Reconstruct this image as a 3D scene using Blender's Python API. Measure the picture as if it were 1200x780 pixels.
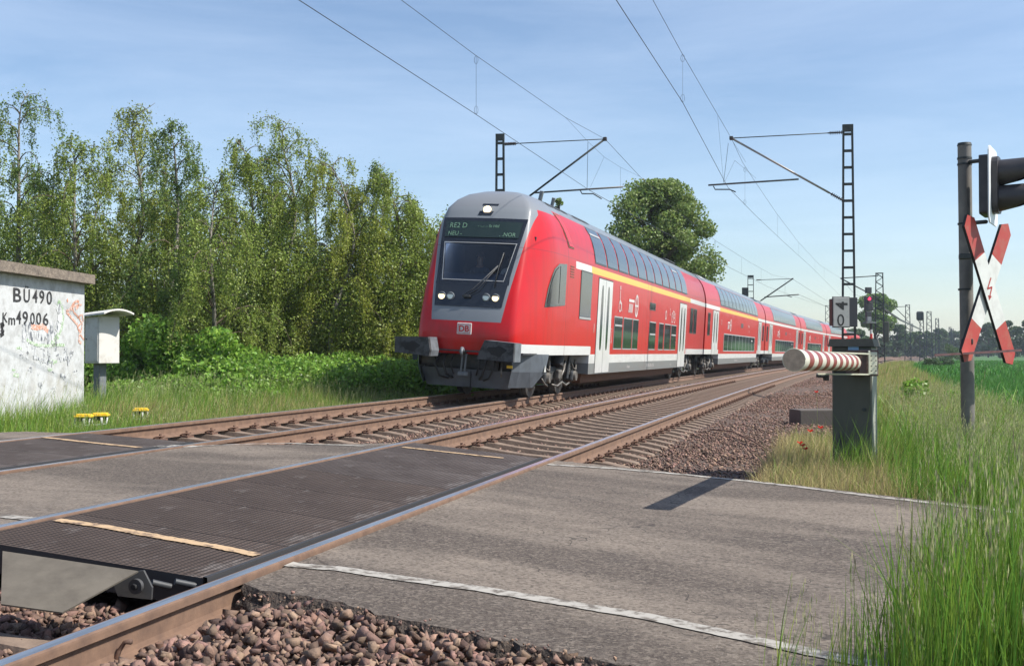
import bpy, bmesh, math, random
import numpy as np
from mathutils import Vector, Matrix, Euler
random.seed(7); rng = np.random.default_rng(7)
for o in list(bpy.data.objects): bpy.data.objects.remove(o)
scene = bpy.context.scene
col = scene.collection
# ---------------------------------------------------------------- camera
FPX, YAW, HC, PITCH = 1330.0, 0.2713, 1.067, math.atan(23.65/1330)
cd = bpy.data.cameras.new('camera'); cam = bpy.data.objects.new('camera', cd); col.objects.link(cam)
cd.sensor_width = 36; cd.lens = FPX/1200*36; cd.clip_start = 0.05; cd.clip_end = 6000
cam.location = (0, 0, HC); cam.rotation_euler = (math.pi/2+PITCH, 0, YAW)
scene.camera = cam
# ---------------------------------------------------------------- sky and sun
SUN_EL = math.radians(48); SX, SY = 0.999, 0.04
w = bpy.data.worlds.new("World"); scene.world = w; w.use_nodes = True
nt = w.node_tree; N = nt.nodes; L = nt.links; N.clear()
out = N.new('ShaderNodeOutputWorld'); bg = N.new('ShaderNodeBackground'); sky = N.new('ShaderNodeTexSky')
sky.sky_type = 'NISHITA'; sky.sun_disc = False; sky.sun_elevation = SUN_EL; sky.sun_rotation = math.atan2(SX, SY)
sky.air_density = 1.0; sky.dust_density = 0.7; sky.ozone_density = 2.2; sky.altitude = 50
bg.inputs['Strength'].default_value = 0.118
tc = N.new('ShaderNodeTexCoord'); mp = N.new('ShaderNodeMapping'); mp.inputs['Scale'].default_value = (1.2, 2.6, 9.0); mp.inputs['Rotation'].default_value = (0.12, 0.1, 0.5)
nz = N.new('ShaderNodeTexNoise'); nz.inputs['Scale'].default_value = 1.7; nz.inputs['Detail'].default_value = 7; nz.inputs['Roughness'].default_value = 0.62; nz.inputs['Distortion'].default_value = 0.35
cr = N.new('ShaderNodeValToRGB'); cr.color_ramp.elements[0].position = 0.36; cr.color_ramp.elements[1].position = 0.85
cr.color_ramp.elements[0].color = (0, 0, 0, 1); cr.color_ramp.elements[1].color = (0.20, 0.20, 0.20, 1)
mx = N.new('ShaderNodeMixRGB'); mx.inputs[2].default_value = (8.2, 9.0, 10.2, 1)
L.new(tc.outputs['Generated'], mp.inputs[0]); L.new(mp.outputs[0], nz.inputs[0]); L.new(nz.outputs[0], cr.inputs[0])
tn = N.new('ShaderNodeMixRGB'); tn.blend_type = 'MULTIPLY'; tn.inputs[0].default_value = 1; tn.inputs[2].default_value = (.97, .985, 1.01, 1); hs = N.new('ShaderNodeHueSaturation'); hs.inputs['Saturation'].default_value = .97; L.new(sky.outputs[0], hs.inputs['Color']); L.new(hs.outputs[0], tn.inputs[1]); L.new(cr.outputs[0], mx.inputs[0]); L.new(tn.outputs[0], mx.inputs[1]); L.new(mx.outputs[0], bg.inputs['Color']); L.new(bg.outputs[0], out.inputs[0])
sd = bpy.data.lights.new('sun', 'SUN'); sd.energy = 4.9; sd.angle = math.radians(0.5); sd.color = (1.0, 0.955, 0.88)
so = bpy.data.objects.new('sun', sd); col.objects.link(so); so.location = (30, -8, 40)
sdir = Vector((SX*math.cos(SUN_EL), SY*math.cos(SUN_EL), math.sin(SUN_EL)))
so.rotation_euler = sdir.to_track_quat('Z', 'Y').to_euler()
scene.view_settings.view_transform = 'Standard'; scene.view_settings.look = 'None'; scene.view_settings.gamma = 1
scene.view_settings.exposure = 0.50; scene.view_settings.use_curve_mapping = False
# ---------------------------------------------------------------- track geometry: a gentle right-hand curve
K, S1 = 0.00069, 150.0
UN, UF = -3.51, -7.50
RAILS = [(UN+.7525, 0.0), (UN-.7525, .147), (UF+.7525, .076), (UF-.7525, .164)]
def frame(s):
    if s <= S1: t = K*s; return (1-math.cos(t))/K, math.sin(t)/K, t
    t = K*S1; return (1-math.cos(t))/K+(s-S1)*math.sin(t), math.sin(t)/K+(s-S1)*math.cos(t), t
def W(s, u, z=0.0):
    x, y, t = frame(s); return Vector((x+u*math.cos(t), y-u*math.sin(t), z))
def Wn(s, u):
    s = np.asarray(s, float); u = np.asarray(u, float); t = K*np.minimum(s, S1); e = np.maximum(s-S1, 0)
    return (1-np.cos(t))/K+e*np.sin(t)+u*np.cos(t), np.sin(t)/K+e*np.cos(t)-u*np.sin(t)
def SU(x, y):
    cx = 1/K; s = math.atan2(y, cx-x)/K; u = cx-math.hypot(cx-x, y)
    if s > S1:
        X, Y, t = frame(S1); dx, dy = x-X, y-Y; s = S1+dx*math.sin(t)+dy*math.cos(t); u = dx*math.cos(t)-dy*math.sin(t)
    return s, u
ZT_U = [-900, -16, -11, -10.2, -9.5, -9.2, -8.25, -6.75, -5.6, -4.26, -2.76, -1.9, -1.2, 0, 1, 3, 900]
ZT_Z = [-.2, -.15, -.12, -.22, -.18, -.11, -.105, -.19, -.20, -.122, -.267, -.29, -.32, -.36, -.33, -.30, -.30]
ZR_U = [-60, -12, -9.5, -8.33, -8.2, -6.8, -6.67, -5.5, -4.34, -4.19, -2.84, -2.69, -1, 3, 60]
ZR_Z = [-.1, -.05, .11, .14, .15, .078, .05, .065, .115, .137, -.004, -.035, -.08, -.12, -.15]
def zt(u): return np.interp(u, ZT_U, ZT_Z)
def zr(u): return np.interp(u, ZR_U, ZR_Z)
def ray(px, py):
    a = (px-600)/FPX; b = (390-py)/FPX; up = b*math.cos(PITCH)+math.sin(PITCH); fw = math.cos(PITCH)-b*math.sin(PITCH)
    return Vector((a*math.cos(YAW)-fw*math.sin(YAW), a*math.sin(YAW)+fw*math.cos(YAW), up)), fw
def PD(px, py, d):
    r, fw = ray(px, py); return Vector((0, 0, HC))+r*(d/fw)
def GZ(px, py, z):
    r, fw = ray(px, py); return Vector((0, 0, HC))+r*((z-HC)/r.z)
def GR(px, py, dz=0.0, f=zr):
    p = GZ(px, py, -.05)
    for _ in range(12): p = GZ(px, py, float(f(SU(p.x, p.y)[1]))+dz)
    return p
def CV(a, d): return Vector((a*math.cos(YAW)-d*math.sin(YAW), a*math.sin(YAW)+d*math.cos(YAW), 0))   # a right, d ahead -> plan position
# ---------------------------------------------------------------- materials
MT = {}
def mat(name, color=(.5, .5, .5), rough=.6, metal=0.0, spec=None, noise=None, bump=None, coat=0.0, emit=None, island=0.0, hue=0.0, trans=0.0):
    m = bpy.data.materials.new(name); m.use_nodes = True; n = m.node_tree.nodes; l = m.node_tree.links
    b = n['Principled BSDF']; c = (*color, 1)
    b.inputs['Base Color'].default_value = c; b.inputs['Roughness'].default_value = rough; b.inputs['Metallic'].default_value = metal
    if spec is not None: b.inputs['Specular IOR Level'].default_value = spec
    if coat: b.inputs['Coat Weight'].default_value = coat; b.inputs['Coat Roughness'].default_value = .08
    if emit: b.inputs['Emission Color'].default_value = (*emit[0], 1); b.inputs['Emission Strength'].default_value = emit[1]
    src = None
    if noise:      # (scale, other colour, low, high[, detail][, stretch])
        t = n.new('ShaderNodeTexCoord'); mpn = n.new('ShaderNodeMapping'); x = n.new('ShaderNodeTexNoise'); x.inputs['Scale'].default_value = noise[0]
        x.inputs['Detail'].default_value = 6; x.inputs['Roughness'].default_value = .65
        if len(noise) > 4: mpn.inputs['Scale'].default_value = noise[4]
        l.new(t.outputs['Object'], mpn.inputs[0]); l.new(mpn.outputs[0], x.inputs[0])
        r = n.new('ShaderNodeValToRGB'); r.color_ramp.elements[0].position = noise[2]; r.color_ramp.elements[1].position = noise[3]
        r.color_ramp.elements[0].color = c; r.color_ramp.elements[1].color = (*noise[1], 1); l.new(x.outputs[0], r.inputs[0]); src = r.outputs[0]
    if island:
        g = n.new('ShaderNodeNewGeometry'); h = n.new('ShaderNodeHueSaturation')
        mr = n.new('ShaderNodeMapRange'); mr.inputs[3].default_value = 1-island; mr.inputs[4].default_value = 1+island; l.new(g.outputs['Random Per Island'], mr.inputs[0]); l.new(mr.outputs[0], h.inputs['Value'])
        ml = n.new('ShaderNodeMath'); ml.operation = 'MULTIPLY'; ml.inputs[1].default_value = 7.13; fr = n.new('ShaderNodeMath'); fr.operation = 'FRACT'
        l.new(g.outputs['Random Per Island'], ml.inputs[0]); l.new(ml.outputs[0], fr.inputs[0])
        m2 = n.new('ShaderNodeMapRange'); m2.inputs[3].default_value = .5-hue; m2.inputs[4].default_value = .5+hue; l.new(fr.outputs[0], m2.inputs[0]); l.new(m2.outputs[0], h.inputs['Hue'])
        if src: l.new(src, h.inputs['Color'])
        else: h.inputs['Color'].default_value = c
        src = h.outputs[0]
    if src: l.new(src, b.inputs['Base Color'])
    if bump:       # (scale, strength, distance)
        t = n.new('ShaderNodeTexCoord'); x = n.new('ShaderNodeTexNoise'); x.inputs['Scale'].default_value = bump[0]; x.inputs['Detail'].default_value = 5
        bp = n.new('ShaderNodeBump'); bp.inputs['Strength'].default_value = bump[1]; bp.inputs['Distance'].default_value = bump[2]
        l.new(t.outputs['Object'], x.inputs[0]); l.new(x.outputs[0], bp.inputs['Height']); l.new(bp.outputs[0], b.inputs['Normal'])
    if trans:
        tr = n.new('ShaderNodeBsdfTranslucent'); ms = n.new('ShaderNodeMixShader'); ms.inputs[0].default_value = trans
        if src: l.new(src, tr.inputs[0])
        else: tr.inputs[0].default_value = c
        l.new(b.outputs[0], ms.inputs[1]); l.new(tr.outputs[0], ms.inputs[2]); l.new(ms.outputs[0], n['Material Output'].inputs[0])
    MT[name] = m; return m
class NB:   # small node helper
    def __init__(s, m): s.n = m.node_tree.nodes; s.l = m.node_tree.links
    def m(s, op, a, b=None, c=None):
        x = s.n.new('ShaderNodeMath'); x.operation = op
        for i, v in enumerate((a, b, c)):
            if v is None: continue
            if isinstance(v, (int, float)): x.inputs[i].default_value = v
            else: s.l.new(v, x.inputs[i])
        return x.outputs[0]
    def mix(s, f, a, b):
        x = s.n.new('ShaderNodeMixRGB')
        for i, v in enumerate((f, a, b)):
            if isinstance(v, (int, float)): x.inputs[i].default_value = v
            elif isinstance(v, tuple): x.inputs[i].default_value = (*v, 1)
            else: s.l.new(v, x.inputs[i])
        return x.outputs[0]
    def noise(s, vec, sc, det=5, rough=.6, stretch=None):
        if stretch:
            mp_ = s.n.new('ShaderNodeMapping'); mp_.inputs['Scale'].default_value = stretch; s.l.new(vec, mp_.inputs[0]); vec = mp_.outputs[0]
        x = s.n.new('ShaderNodeTexNoise'); x.inputs['Scale'].default_value = sc; x.inputs['Detail'].default_value = det; x.inputs['Roughness'].default_value = rough
        s.l.new(vec, x.inputs[0]); return x.outputs[0]
    def ramp(s, f, a, b):
        x = s.n.new('ShaderNodeMapRange'); x.inputs[1].default_value = a; x.inputs[2].default_value = b; s.l.new(f, x.inputs[0]); return x.outputs[0]
    def bump(s, h, st, dist):
        x = s.n.new('ShaderNodeBump'); x.inputs['Strength'].default_value = st; x.inputs['Distance'].default_value = dist; s.l.new(h, x.inputs['Height']); return x.outputs[0]
# ---------------------------------------------------------------- mesh builder
class MB:
    def __init__(s): s.v = []; s.f = []; s.mi = []; s.cm = 0; s.sm = []; s.smooth = False
    def poly(s, pts, faces):
        b = len(s.v); s.v += [tuple(p) for p in pts]
        for f in faces: s.f.append([b+i for i in f]); s.mi.append(s.cm); s.sm.append(s.smooth)
        return s
    def box(s, c, size, M=None):
        hx, hy, hz = size[0]/2, size[1]/2, size[2]/2
        P = [Vector((x, y, z)) for x in (-hx, hx) for y in (-hy, hy) for z in (-hz, hz)]
        if M is not None: P = [M @ p for p in P]
        return s.poly([p+Vector(c) for p in P], [(0, 1, 3, 2), (4, 6, 7, 5), (0, 4, 5, 1), (2, 3, 7, 6), (0, 2, 6, 4), (1, 5, 7, 3)])
    def bbox(s, c, size, M=None, r=.01):      # box with chamfered edges
        bm = bmesh.new(); bmesh.ops.create_cube(bm, size=1)
        for v in bm.verts: v.co = Vector((v.co.x*size[0], v.co.y*size[1], v.co.z*size[2]))
        bmesh.ops.bevel(bm, geom=bm.edges[:], offset=min(r, min(size)*.45), segments=2, affect='EDGES', profile=.5)
        for v in bm.verts: v.co = (M @ v.co if M is not None else v.co)+Vector(c)
        bm.verts.index_update(); s.poly([v.co[:] for v in bm.verts], [[v.index for v in f.verts] for f in bm.faces]); bm.free(); return s
    def ring(s, c, ax, r, n, ref=None):
        ax = Vector(ax).normalized(); a = ax.orthogonal().normalized() if ref is None else ref; b = ax.cross(a).normalized(); a = b.cross(ax)
        return [Vector(c)+(a*math.cos(2*math.pi*i/n)+b*math.sin(2*math.pi*i/n))*r for i in range(n)], a
    def cyl(s, p0, p1, r0, r1=None, n=12, caps=True):
        r1 = r0 if r1 is None else r1; ax = Vector(p1)-Vector(p0); A, a = s.ring(p0, ax, r0, n); B, _ = s.ring(p1, ax, r1, n, a)
        k = s.smooth; s.smooth = n > 5; s.poly(A+B, [(i, (i+1) % n, n+(i+1) % n, n+i) for i in range(n)]); s.smooth = k
        if caps: s.poly(A, [tuple(range(n))[::-1]]); s.poly(B, [tuple(range(n))])
        return s
    def tube(s, pts, r, n=6, caps=True):
        pts = [Vector(p) for p in pts]; rs = r if isinstance(r, (list, tuple)) else [r]*len(pts); V = []; a = None
        for i, p in enumerate(pts):
            ax = (pts[min(i+1, len(pts)-1)]-pts[max(i-1, 0)])
            R, a = s.ring(p, ax, rs[i], n, a); V += R
        F = [(j*n+i, j*n+(i+1) % n, (j+1)*n+(i+1) % n, (j+1)*n+i) for j in range(len(pts)-1) for i in range(n)]
        if caps: F += [tuple(range(n))[::-1], tuple(range((len(pts)-1)*n, len(pts)*n))]
        k = s.smooth; s.smooth = n > 4; s.poly(V, F); s.smooth = k; return s
    def prism(s, pts, ex):       # flat polygon pts extruded by vector ex
        n = len(pts); ex = Vector(ex); A = [Vector(p) for p in pts]; B = [p+ex for p in A]
        return s.poly(A+B, [tuple(range(n))[::-1], tuple(range(n, 2*n))]+[(i, (i+1) % n, n+(i+1) % n, n+i) for i in range(n)])
    def grid(s, P, nu, nv, closed=False):    # P[i*nv+j]
        F = []
        for i in range(nu-1):
            for j in range(nv if closed else nv-1): F.append((i*nv+j, i*nv+(j+1) % nv, (i+1)*nv+(j+1) % nv, (i+1)*nv+j))
        return s.poly(P, F)
    def build(s, name, m, parent=None, world=False, fix=True, origin=None):
        me = bpy.data.meshes.new(name); off = Vector((0, 0, 0))
        if world and parent is not None: off = parent.location.copy()
        if origin is not None: off = Vector(origin)
        V = [tuple(Vector(p)-off) for p in s.v]; me.from_pydata(V, [], s.f)
        for mm in (m if isinstance(m, (list, tuple)) else [m]): me.materials.append(mm if not isinstance(mm, str) else MT[mm])
        for i, p in enumerate(me.polygons): p.material_index = s.mi[i]; p.use_smooth = s.sm[i]
        if fix:
            bm = bmesh.new(); bm.from_mesh(me); bmesh.ops.recalc_face_normals(bm, faces=bm.faces); bm.to_mesh(me); bm.free()
        me.update(); o = bpy.data.objects.new(name, me); col.objects.link(o)
        if parent is not None: o.parent = parent
        if origin is not None: o.location = origin
        return o
def tag(o, label=None, cat=None, group=None, kind=None):
    if label: o['label'] = label
    if cat: o['category'] = cat
    if group: o['group'] = group
    if kind: o['kind'] = kind
    return o
def thing(name, label, cat, loc=(0, 0, 0), rot=(0, 0, 0), group=None):
    o = bpy.data.objects.new(name, None); col.objects.link(o); o.location = loc; o.rotation_euler = rot; o.empty_display_size = .2
    return tag(o, label, cat, group)
def kids(o): return [c for c in bpy.data.objects if c.parent is o]
def copy_tree(o, parent=None):
    c = o.copy(); col.objects.link(c)
    if parent is not None: c.parent = parent
    for ch in kids(o): copy_tree(ch, c)
    return c
def np_mesh(name, V, F4, m, parent=None, origin=None, kind=None):   # V (n,3); F4 (m,k) all same arity
    me = bpy.data.meshes.new(name); V = np.asarray(V, np.float32); F4 = np.asarray(F4, np.int32); k = F4.shape[1]
    if origin is not None: V = V-np.array(origin, np.float32)
    me.vertices.add(len(V)); me.vertices.foreach_set('co', V.ravel()); me.loops.add(F4.size); me.loops.foreach_set('vertex_index', F4.ravel())
    me.polygons.add(len(F4)); me.polygons.foreach_set('loop_start', np.arange(0, F4.size, k, dtype=np.int32)); me.polygons.foreach_set('loop_total', np.full(len(F4), k, np.int32))
    me.update(calc_edges=True); me.materials.append(MT[m] if isinstance(m, str) else m)
    o = bpy.data.objects.new(name, me); col.objects.link(o)
    if parent is not None: o.parent = parent
    if origin is not None and parent is None: o.location = origin
    if kind: o['kind'] = kind
    return o
def text_mb(txt, size, fn, m=None, depth=0.0, bold=0.0):
    """letter outlines as polygons; fn maps (x,y) of the text plane to 3D"""
    cu = bpy.data.curves.new('t', 'FONT'); cu.body = txt; cu.size = size; cu.resolution_u = 3; cu.offset = bold
    o = bpy.data.objects.new('t', cu); col.objects.link(o); bpy.context.view_layer.update()
    me = bpy.data.meshes.new_from_object(o.evaluated_get(bpy.context.evaluated_depsgraph_get()))
    b = MB(); b.poly([fn(v.co.x, v.co.y) for v in me.vertices], [tuple(p.vertices) for p in me.polygons])
    bpy.data.objects.remove(o); bpy.data.curves.remove(cu); bpy.data.meshes.remove(me); return b
# ---------------------------------------------------------------- plain materials
mat('rust_rail', (.20, .120, .078), .85, noise=(9, (.125, .075, .052), .35, .7), bump=(60, .3, .004))
mat('rail_head', (.78, .76, .74), .36, metal=1.0, noise=(30, (.50, .46, .43), .45, .75, (1, .06, 1)))
mat('rust_dark', (.12, .07, .05), .85, noise=(20, (.2, .1, .06), .4, .7))
mat('sleeper_concrete', (.235, .170, .125), .9, noise=(6, (.13, .09, .066), .35, .7), bump=(40, .4, .01))
mat('ballast_stone', (.235, .142, .102), .9, island=.62, hue=.018, noise=(25, (.135, .088, .070), .35, .7), bump=(70, .5, .01))
mat('white_paint_road', (.36, .335, .295), .8, noise=(12, (.12, .10, .08), .47, .60))
mat('yellow_paint_road', (.45, .31, .18), .8, noise=(15, (.13, .085, .06), .50, .62))
mat('steel_plate', (.125, .108, .085), .8, metal=.0, noise=(6, (.085, .072, .056), .4, .65), bump=(20, .15, .005))
mat('black_void', (.012, .012, .013), .8)
mat('rubber_black', (.03, .029, .03), .65)
mat('asphalt_edge', (.055, .040, .031), .95, noise=(30, (.10, .075, .058), .5, .65), bump=(45, 1.0, .04))
mat('train_dark', (.035, .038, .042), .55, noise=(5, (.075, .07, .065), .45, .7))
mat('plough_blue', (.105, .12, .14), .5, noise=(3, (.07, .08, .09), .4, .7))
mat('buffer_grey', (.15, .165, .18), .5, noise=(6, (.09, .10, .11), .45, .7))
mat('buffer_face', (.06, .062, .065), .65, noise=(8, (.02, .02, .02), .45, .6))
mat('metal_light', (.20, .185, .165), .5, metal=.3, noise=(10, (.10, .085, .07), .42, .62))
mat('wheel_steel', (.10, .095, .09), .5, metal=.5, noise=(8, (.05, .045, .04), .4, .7))
mat('train_white', (.62, .62, .60), .35, coat=.4, noise=(2, (.53, .53, .51), .4, .7))
mat('train_black_gloss', (.012, .014, .018), .12, coat=.6)
mat('train_glass', (.022, .027, .028), .05, spec=.6, coat=.3)
mat('upper_glass', (.05, .06, .07), .10, spec=.55, coat=.15)
mat('window_frame', (.085, .085, .085), .5, metal=.1)
mat('frame_light', (.36, .36, .355), .45)
mat('door_seam', (.05, .05, .05), .6)
mat('lamp_lit', (1, .85, .6), .3, emit=((1.0, .74, .40), 1.6))
mat('lamp_clear', (.45, .5, .55), .1, metal=.6)
mat('red_paint', (.55, .012, .012), .35, coat=.15)
mat('cab_inside', (.03, .036, .05), .8)
mat('cab_desk', (.05, .075, .13), .6)
mat('display_green', (.10, .17, .12), .6, emit=((.14, .28, .19), .25))
mat('display_board', (.015, .028, .022), .25, coat=.5)
mat('train_mark', (.60, .55, .53), .5)
mat('skin', (.48, .30, .22), .6); mat('shirt_dark', (.08, .09, .13), .8); mat('shirt_white', (.5, .52, .56), .8); mat('hair', (.07, .05, .035), .8)
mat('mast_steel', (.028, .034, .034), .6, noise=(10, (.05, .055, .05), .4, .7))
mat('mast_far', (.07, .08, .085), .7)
mat('wire', (.035, .037, .042), .5)
mat('insulator', (.05, .035, .03), .35)
mat('tube_alu', (.10, .095, .09), .5, metal=.3)
mat('tube_light', (.34, .31, .28), .5, metal=.3)
mat('pole_grey', (.155, .145, .13), .65, metal=.2, noise=(6, (.23, .21, .18), .45, .7), bump=(30, .1, .004))
mat('sign_white', (.60, .61, .58), .5, noise=(7, (.48, .48, .45), .45, .70))
mat('sign_red', (.37, .045, .036), .55, noise=(9, (.33, .10, .07), .48, .70))
mat('sign_edge', (.02, .02, .02), .7)
mat('sign_bar', (.62, .32, .27), .5, noise=(20, (.5, .2, .16), .45, .7))
mat('backboard_white', (.72, .74, .74), .4)
mat('visor_black', (.035, .033, .036), .45, noise=(5, (.06, .055, .055), .4, .7))
mat('cabinet_green', (.072, .074, .055), .6, noise=(3, (.10, .098, .075), .35, .7, (1, 1, .3)), bump=(60, .06, .003))
mat('cabinet_sunlit_tint', (.30, .31, .26), .6, noise=(4, (.22, .23, .19), .45, .7))  # paler copy of the cabinet green, sunlight put into the colour
mat('cap_olive', (.115, .105, .08), .7, noise=(8, (.08, .072, .055), .45, .7))
mat('housing_cream', (.55, .55, .43), .5, noise=(9, (.42, .41, .31), .5, .75))
mat('housing_brown', (.10, .06, .05), .6, noise=(9, (.055, .035, .03), .4, .7))
mat('boom_red', (.19, .028, .028), .5, noise=(12, (.30, .08, .06), .4, .7)); mat('boom_white', (.56, .54, .45), .45, noise=(12, (.45, .42, .34), .5, .75))
mat('boom_end', (.46, .35, .25), .9, noise=(30, (.32, .25, .18), .4, .7))
mat('blue_sticker', (.25, .45, .65), .4)
mat('sign_grey', (.33, .33, .32), .5, noise=(6, (.26, .26, .25), .45, .7))
mat('letter_black', (.012, .012, .012), .7)
mat('stencil_black', (.03, .03, .032), .85, noise=(26, (.34, .35, .36), .60, .78))
mat('signal_black', (.022, .022, .028), .5)
mat('red_light', (.6, .02, .05), .3, emit=((1.0, .04, .12), 1.6))
mat('concrete_slab', (.25, .205, .16), .95, noise=(9, (.13, .105, .085), .35, .65), bump=(25, .8, .02))
mat('concrete_block', (.10, .085, .072), .95, noise=(8, (.11, .095, .085), .4, .7), bump=(30, .5, .01))
mat('cabinet_beige', (.62, .60, .56), .7, noise=(5, (.44, .40, .35), .52, .75))
mat('cabinet_shade_tint', (.33, .32, .32), .75, noise=(6, (.24, .22, .21), .5, .7))  # darker copy of the cabinet beige, shade put into the colour
mat('post_grey', (.17, .185, .20), .7, noise=(8, (.12, .13, .14), .4, .7))
mat('yellow_lid', (.85, .55, .03), .45, noise=(30, (.6, .36, .03), .5, .75))
mat('white_leg', (.55, .55, .53), .6)
mat('bark_birch', (.22, .20, .17), .8, noise=(9, (.05, .045, .04), .55, .62, (1, 1, .35)))
mat('bark_dark', (.10, .08, .06), .9, noise=(6, (.06, .05, .04), .4, .7))
mat('twig', (.10, .075, .05), .85)
mat('leaf_birch_yellow', (.30, .345, .06), .5, island=.5, hue=.014, trans=.45)
mat('leaf_birch', (.255, .325, .065), .5, island=.5, hue=.014, trans=.45)
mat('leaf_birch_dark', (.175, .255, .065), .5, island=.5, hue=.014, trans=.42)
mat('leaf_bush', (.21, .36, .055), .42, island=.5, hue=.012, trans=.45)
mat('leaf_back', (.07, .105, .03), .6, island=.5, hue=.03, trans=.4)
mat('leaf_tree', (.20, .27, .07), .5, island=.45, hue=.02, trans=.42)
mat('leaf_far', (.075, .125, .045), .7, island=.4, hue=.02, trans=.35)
mat('leaf_bright', (.16, .26, .05), .6, island=.4, hue=.02, trans=.4)
mat('blade_green', (.165, .300, .038), .45, island=.5, hue=.025, trans=.45)
mat('blade_dry', (.46, .38, .17), .65, island=.45, hue=.02, trans=.35)
mat('blade_mid', (.26, .36, .07), .5, island=.5, hue=.035, trans=.42)
mat('seed_head', (.40, .40, .19), .7, island=.3, hue=.02, trans=.3)
mat('seed_violet', (.27, .24, .13), .7, island=.3, hue=.02, trans=.2)
mat('crop_green', (.085, .235, .04), .5, island=.45, hue=.015, trans=.35)
mat('poppy_red', (.65, .03, .02), .5, trans=.4)
mat('flower_white', (.7, .7, .62), .6)
mat('graffiti_orange', (.55, .25, .16), .8, noise=(26, (.62, .56, .52), .45, .62))
mat('graffiti_green', (.25, .38, .20), .85, noise=(22, (.58, .60, .56), .42, .60))
mat('graffiti_black', (.13, .14, .16), .85, noise=(16, (.56, .57, .57), .40, .52, (1, 1, .5)))
# ---------------------------------------------------------------- setting materials
def m_ground():
    m = mat('earth', (.1, .1, .05), .95); b = NB(m); n = b.n; P = n['Principled BSDF']
    tc = n.new('ShaderNodeTexCoord'); at = n.new('ShaderNodeAttribute'); at.attribute_name = 'zone'
    sp = n.new('ShaderNodeSeparateXYZ'); b.l.new(at.outputs['Vector'], sp.inputs[0])
    n1 = b.noise(tc.outputs['Object'], 14, 6, .7); n2 = b.noise(tc.outputs['Object'], .8, 5, .6)
    gravel = b.mix(b.ramp(n1, .35, .65), (.05, .034, .026), (.13, .088, .066))
    grass = b.mix(b.ramp(n2, .35, .65), (.06, .085, .022), (.115, .115, .04))
    n3 = b.noise(tc.outputs['Object'], 1.2, 8, .7); crop = b.mix(b.ramp(n3, .35, .7), (.035, .10, .022), (.07, .17, .035))
    c = b.mix(sp.outputs[0], gravel, grass); c = b.mix(sp.outputs[1], c, crop)
    b.l.new(c, P.inputs['Base Color']); b.l.new(b.bump(n1, .8, .03), P.inputs['Normal'])
m_ground()
def m_asphalt():
    m = mat('asphalt', (.1, .09, .08), .85); b = NB(m); n = b.n; P = n['Principled BSDF']; tc = n.new('ShaderNodeTexCoord'); v = tc.outputs['Object']
    mp_ = n.new('ShaderNodeMapping'); mp_.inputs['Rotation'].default_value = (0, 0, math.radians(23)); b.l.new(v, mp_.inputs[0]); r = mp_.outputs[0]
    big = b.noise(r, .55, 4, .55, (.35, 1.6, 1)); fine = b.noise(v, 95, 4, .85); mid = b.noise(r, 5, 6, .7, (.5, 1.3, 1)); blot = b.noise(v, 1.3, 5, .65)
    c = b.mix(b.ramp(big, .44, .57), (.062, .046, .036), (.220, .178, .140))
    c = b.mix(b.m('MULTIPLY', b.ramp(mid, .4, .7), .55), c, (.075, .058, .045)); grit = b.noise(v, 28, 5, .8); c = b.mix(b.m('MULTIPLY', b.ramp(grit, .50, .68), .40), c, (.24, .195, .155)); c = b.mix(b.m('MULTIPLY', b.ramp(grit, .44, .33), .45), c, (.03, .023, .018))
    c = b.mix(b.m('MULTIPLY', b.ramp(blot, .56, .72), .45), c, (.055, .045, .04))
    c = b.mix(b.m('MULTIPLY', b.ramp(fine, .42, .70), .50), c, (.29, .25, .215)); c = b.mix(b.m('MULTIPLY', b.ramp(fine, .45, .28), .6), c, (.022, .018, .015))
    sp = n.new('ShaderNodeTexVoronoi'); sp.inputs['Scale'].default_value = 24; b.l.new(v, sp.inputs[0])
    s2 = b.noise(v, 3.0, 3, .5); spot = b.m('MULTIPLY', b.m('LESS_THAN', sp.outputs['Distance'], .09), b.m('GREATER_THAN', s2, .56))
    ag = n.new('ShaderNodeTexVoronoi'); ag.inputs['Scale'].default_value = 62; b.l.new(v, ag.inputs[0]); sg_ = n.new('ShaderNodeSeparateColor'); b.l.new(ag.outputs['Color'], sg_.inputs[0]); c = b.mix(b.m('MULTIPLY', b.ramp(sg_.outputs[0], .55, 1.0), .42), c, (.30, .25, .20)); c = b.mix(b.m('MULTIPLY', b.ramp(sg_.outputs[1], .5, 1.0), .55), c, (.028, .021, .017)); c = b.mix(b.m('MULTIPLY', spot, .6), c, (.42, .38, .33))
    cr = n.new('ShaderNodeTexVoronoi'); cr.feature = 'DISTANCE_TO_EDGE'; cr.inputs['Scale'].default_value = .8
    dn = n.new('ShaderNodeVectorMath'); dn.operation = 'ADD'; nn = n.new('ShaderNodeTexNoise'); nn.inputs['Scale'].default_value = 2.5; b.l.new(v, nn.inputs[0]); b.l.new(v, dn.inputs[0]); b.l.new(nn.outputs['Color'], dn.inputs[1]); b.l.new(dn.outputs[0], cr.inputs[0])
    crack = b.m('MULTIPLY', b.m('LESS_THAN', cr.outputs['Distance'], .004), b.m('GREATER_THAN', blot, .5)); c = b.mix(b.m('MULTIPLY', crack, .7), c, (.03, .025, .022))
    b.l.new(c, P.inputs['Base Color']); b.l.new(b.bump(fine, .9, .006), P.inputs['Normal']); P.inputs['Specular IOR Level'].default_value = .3
m_asphalt()
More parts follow.
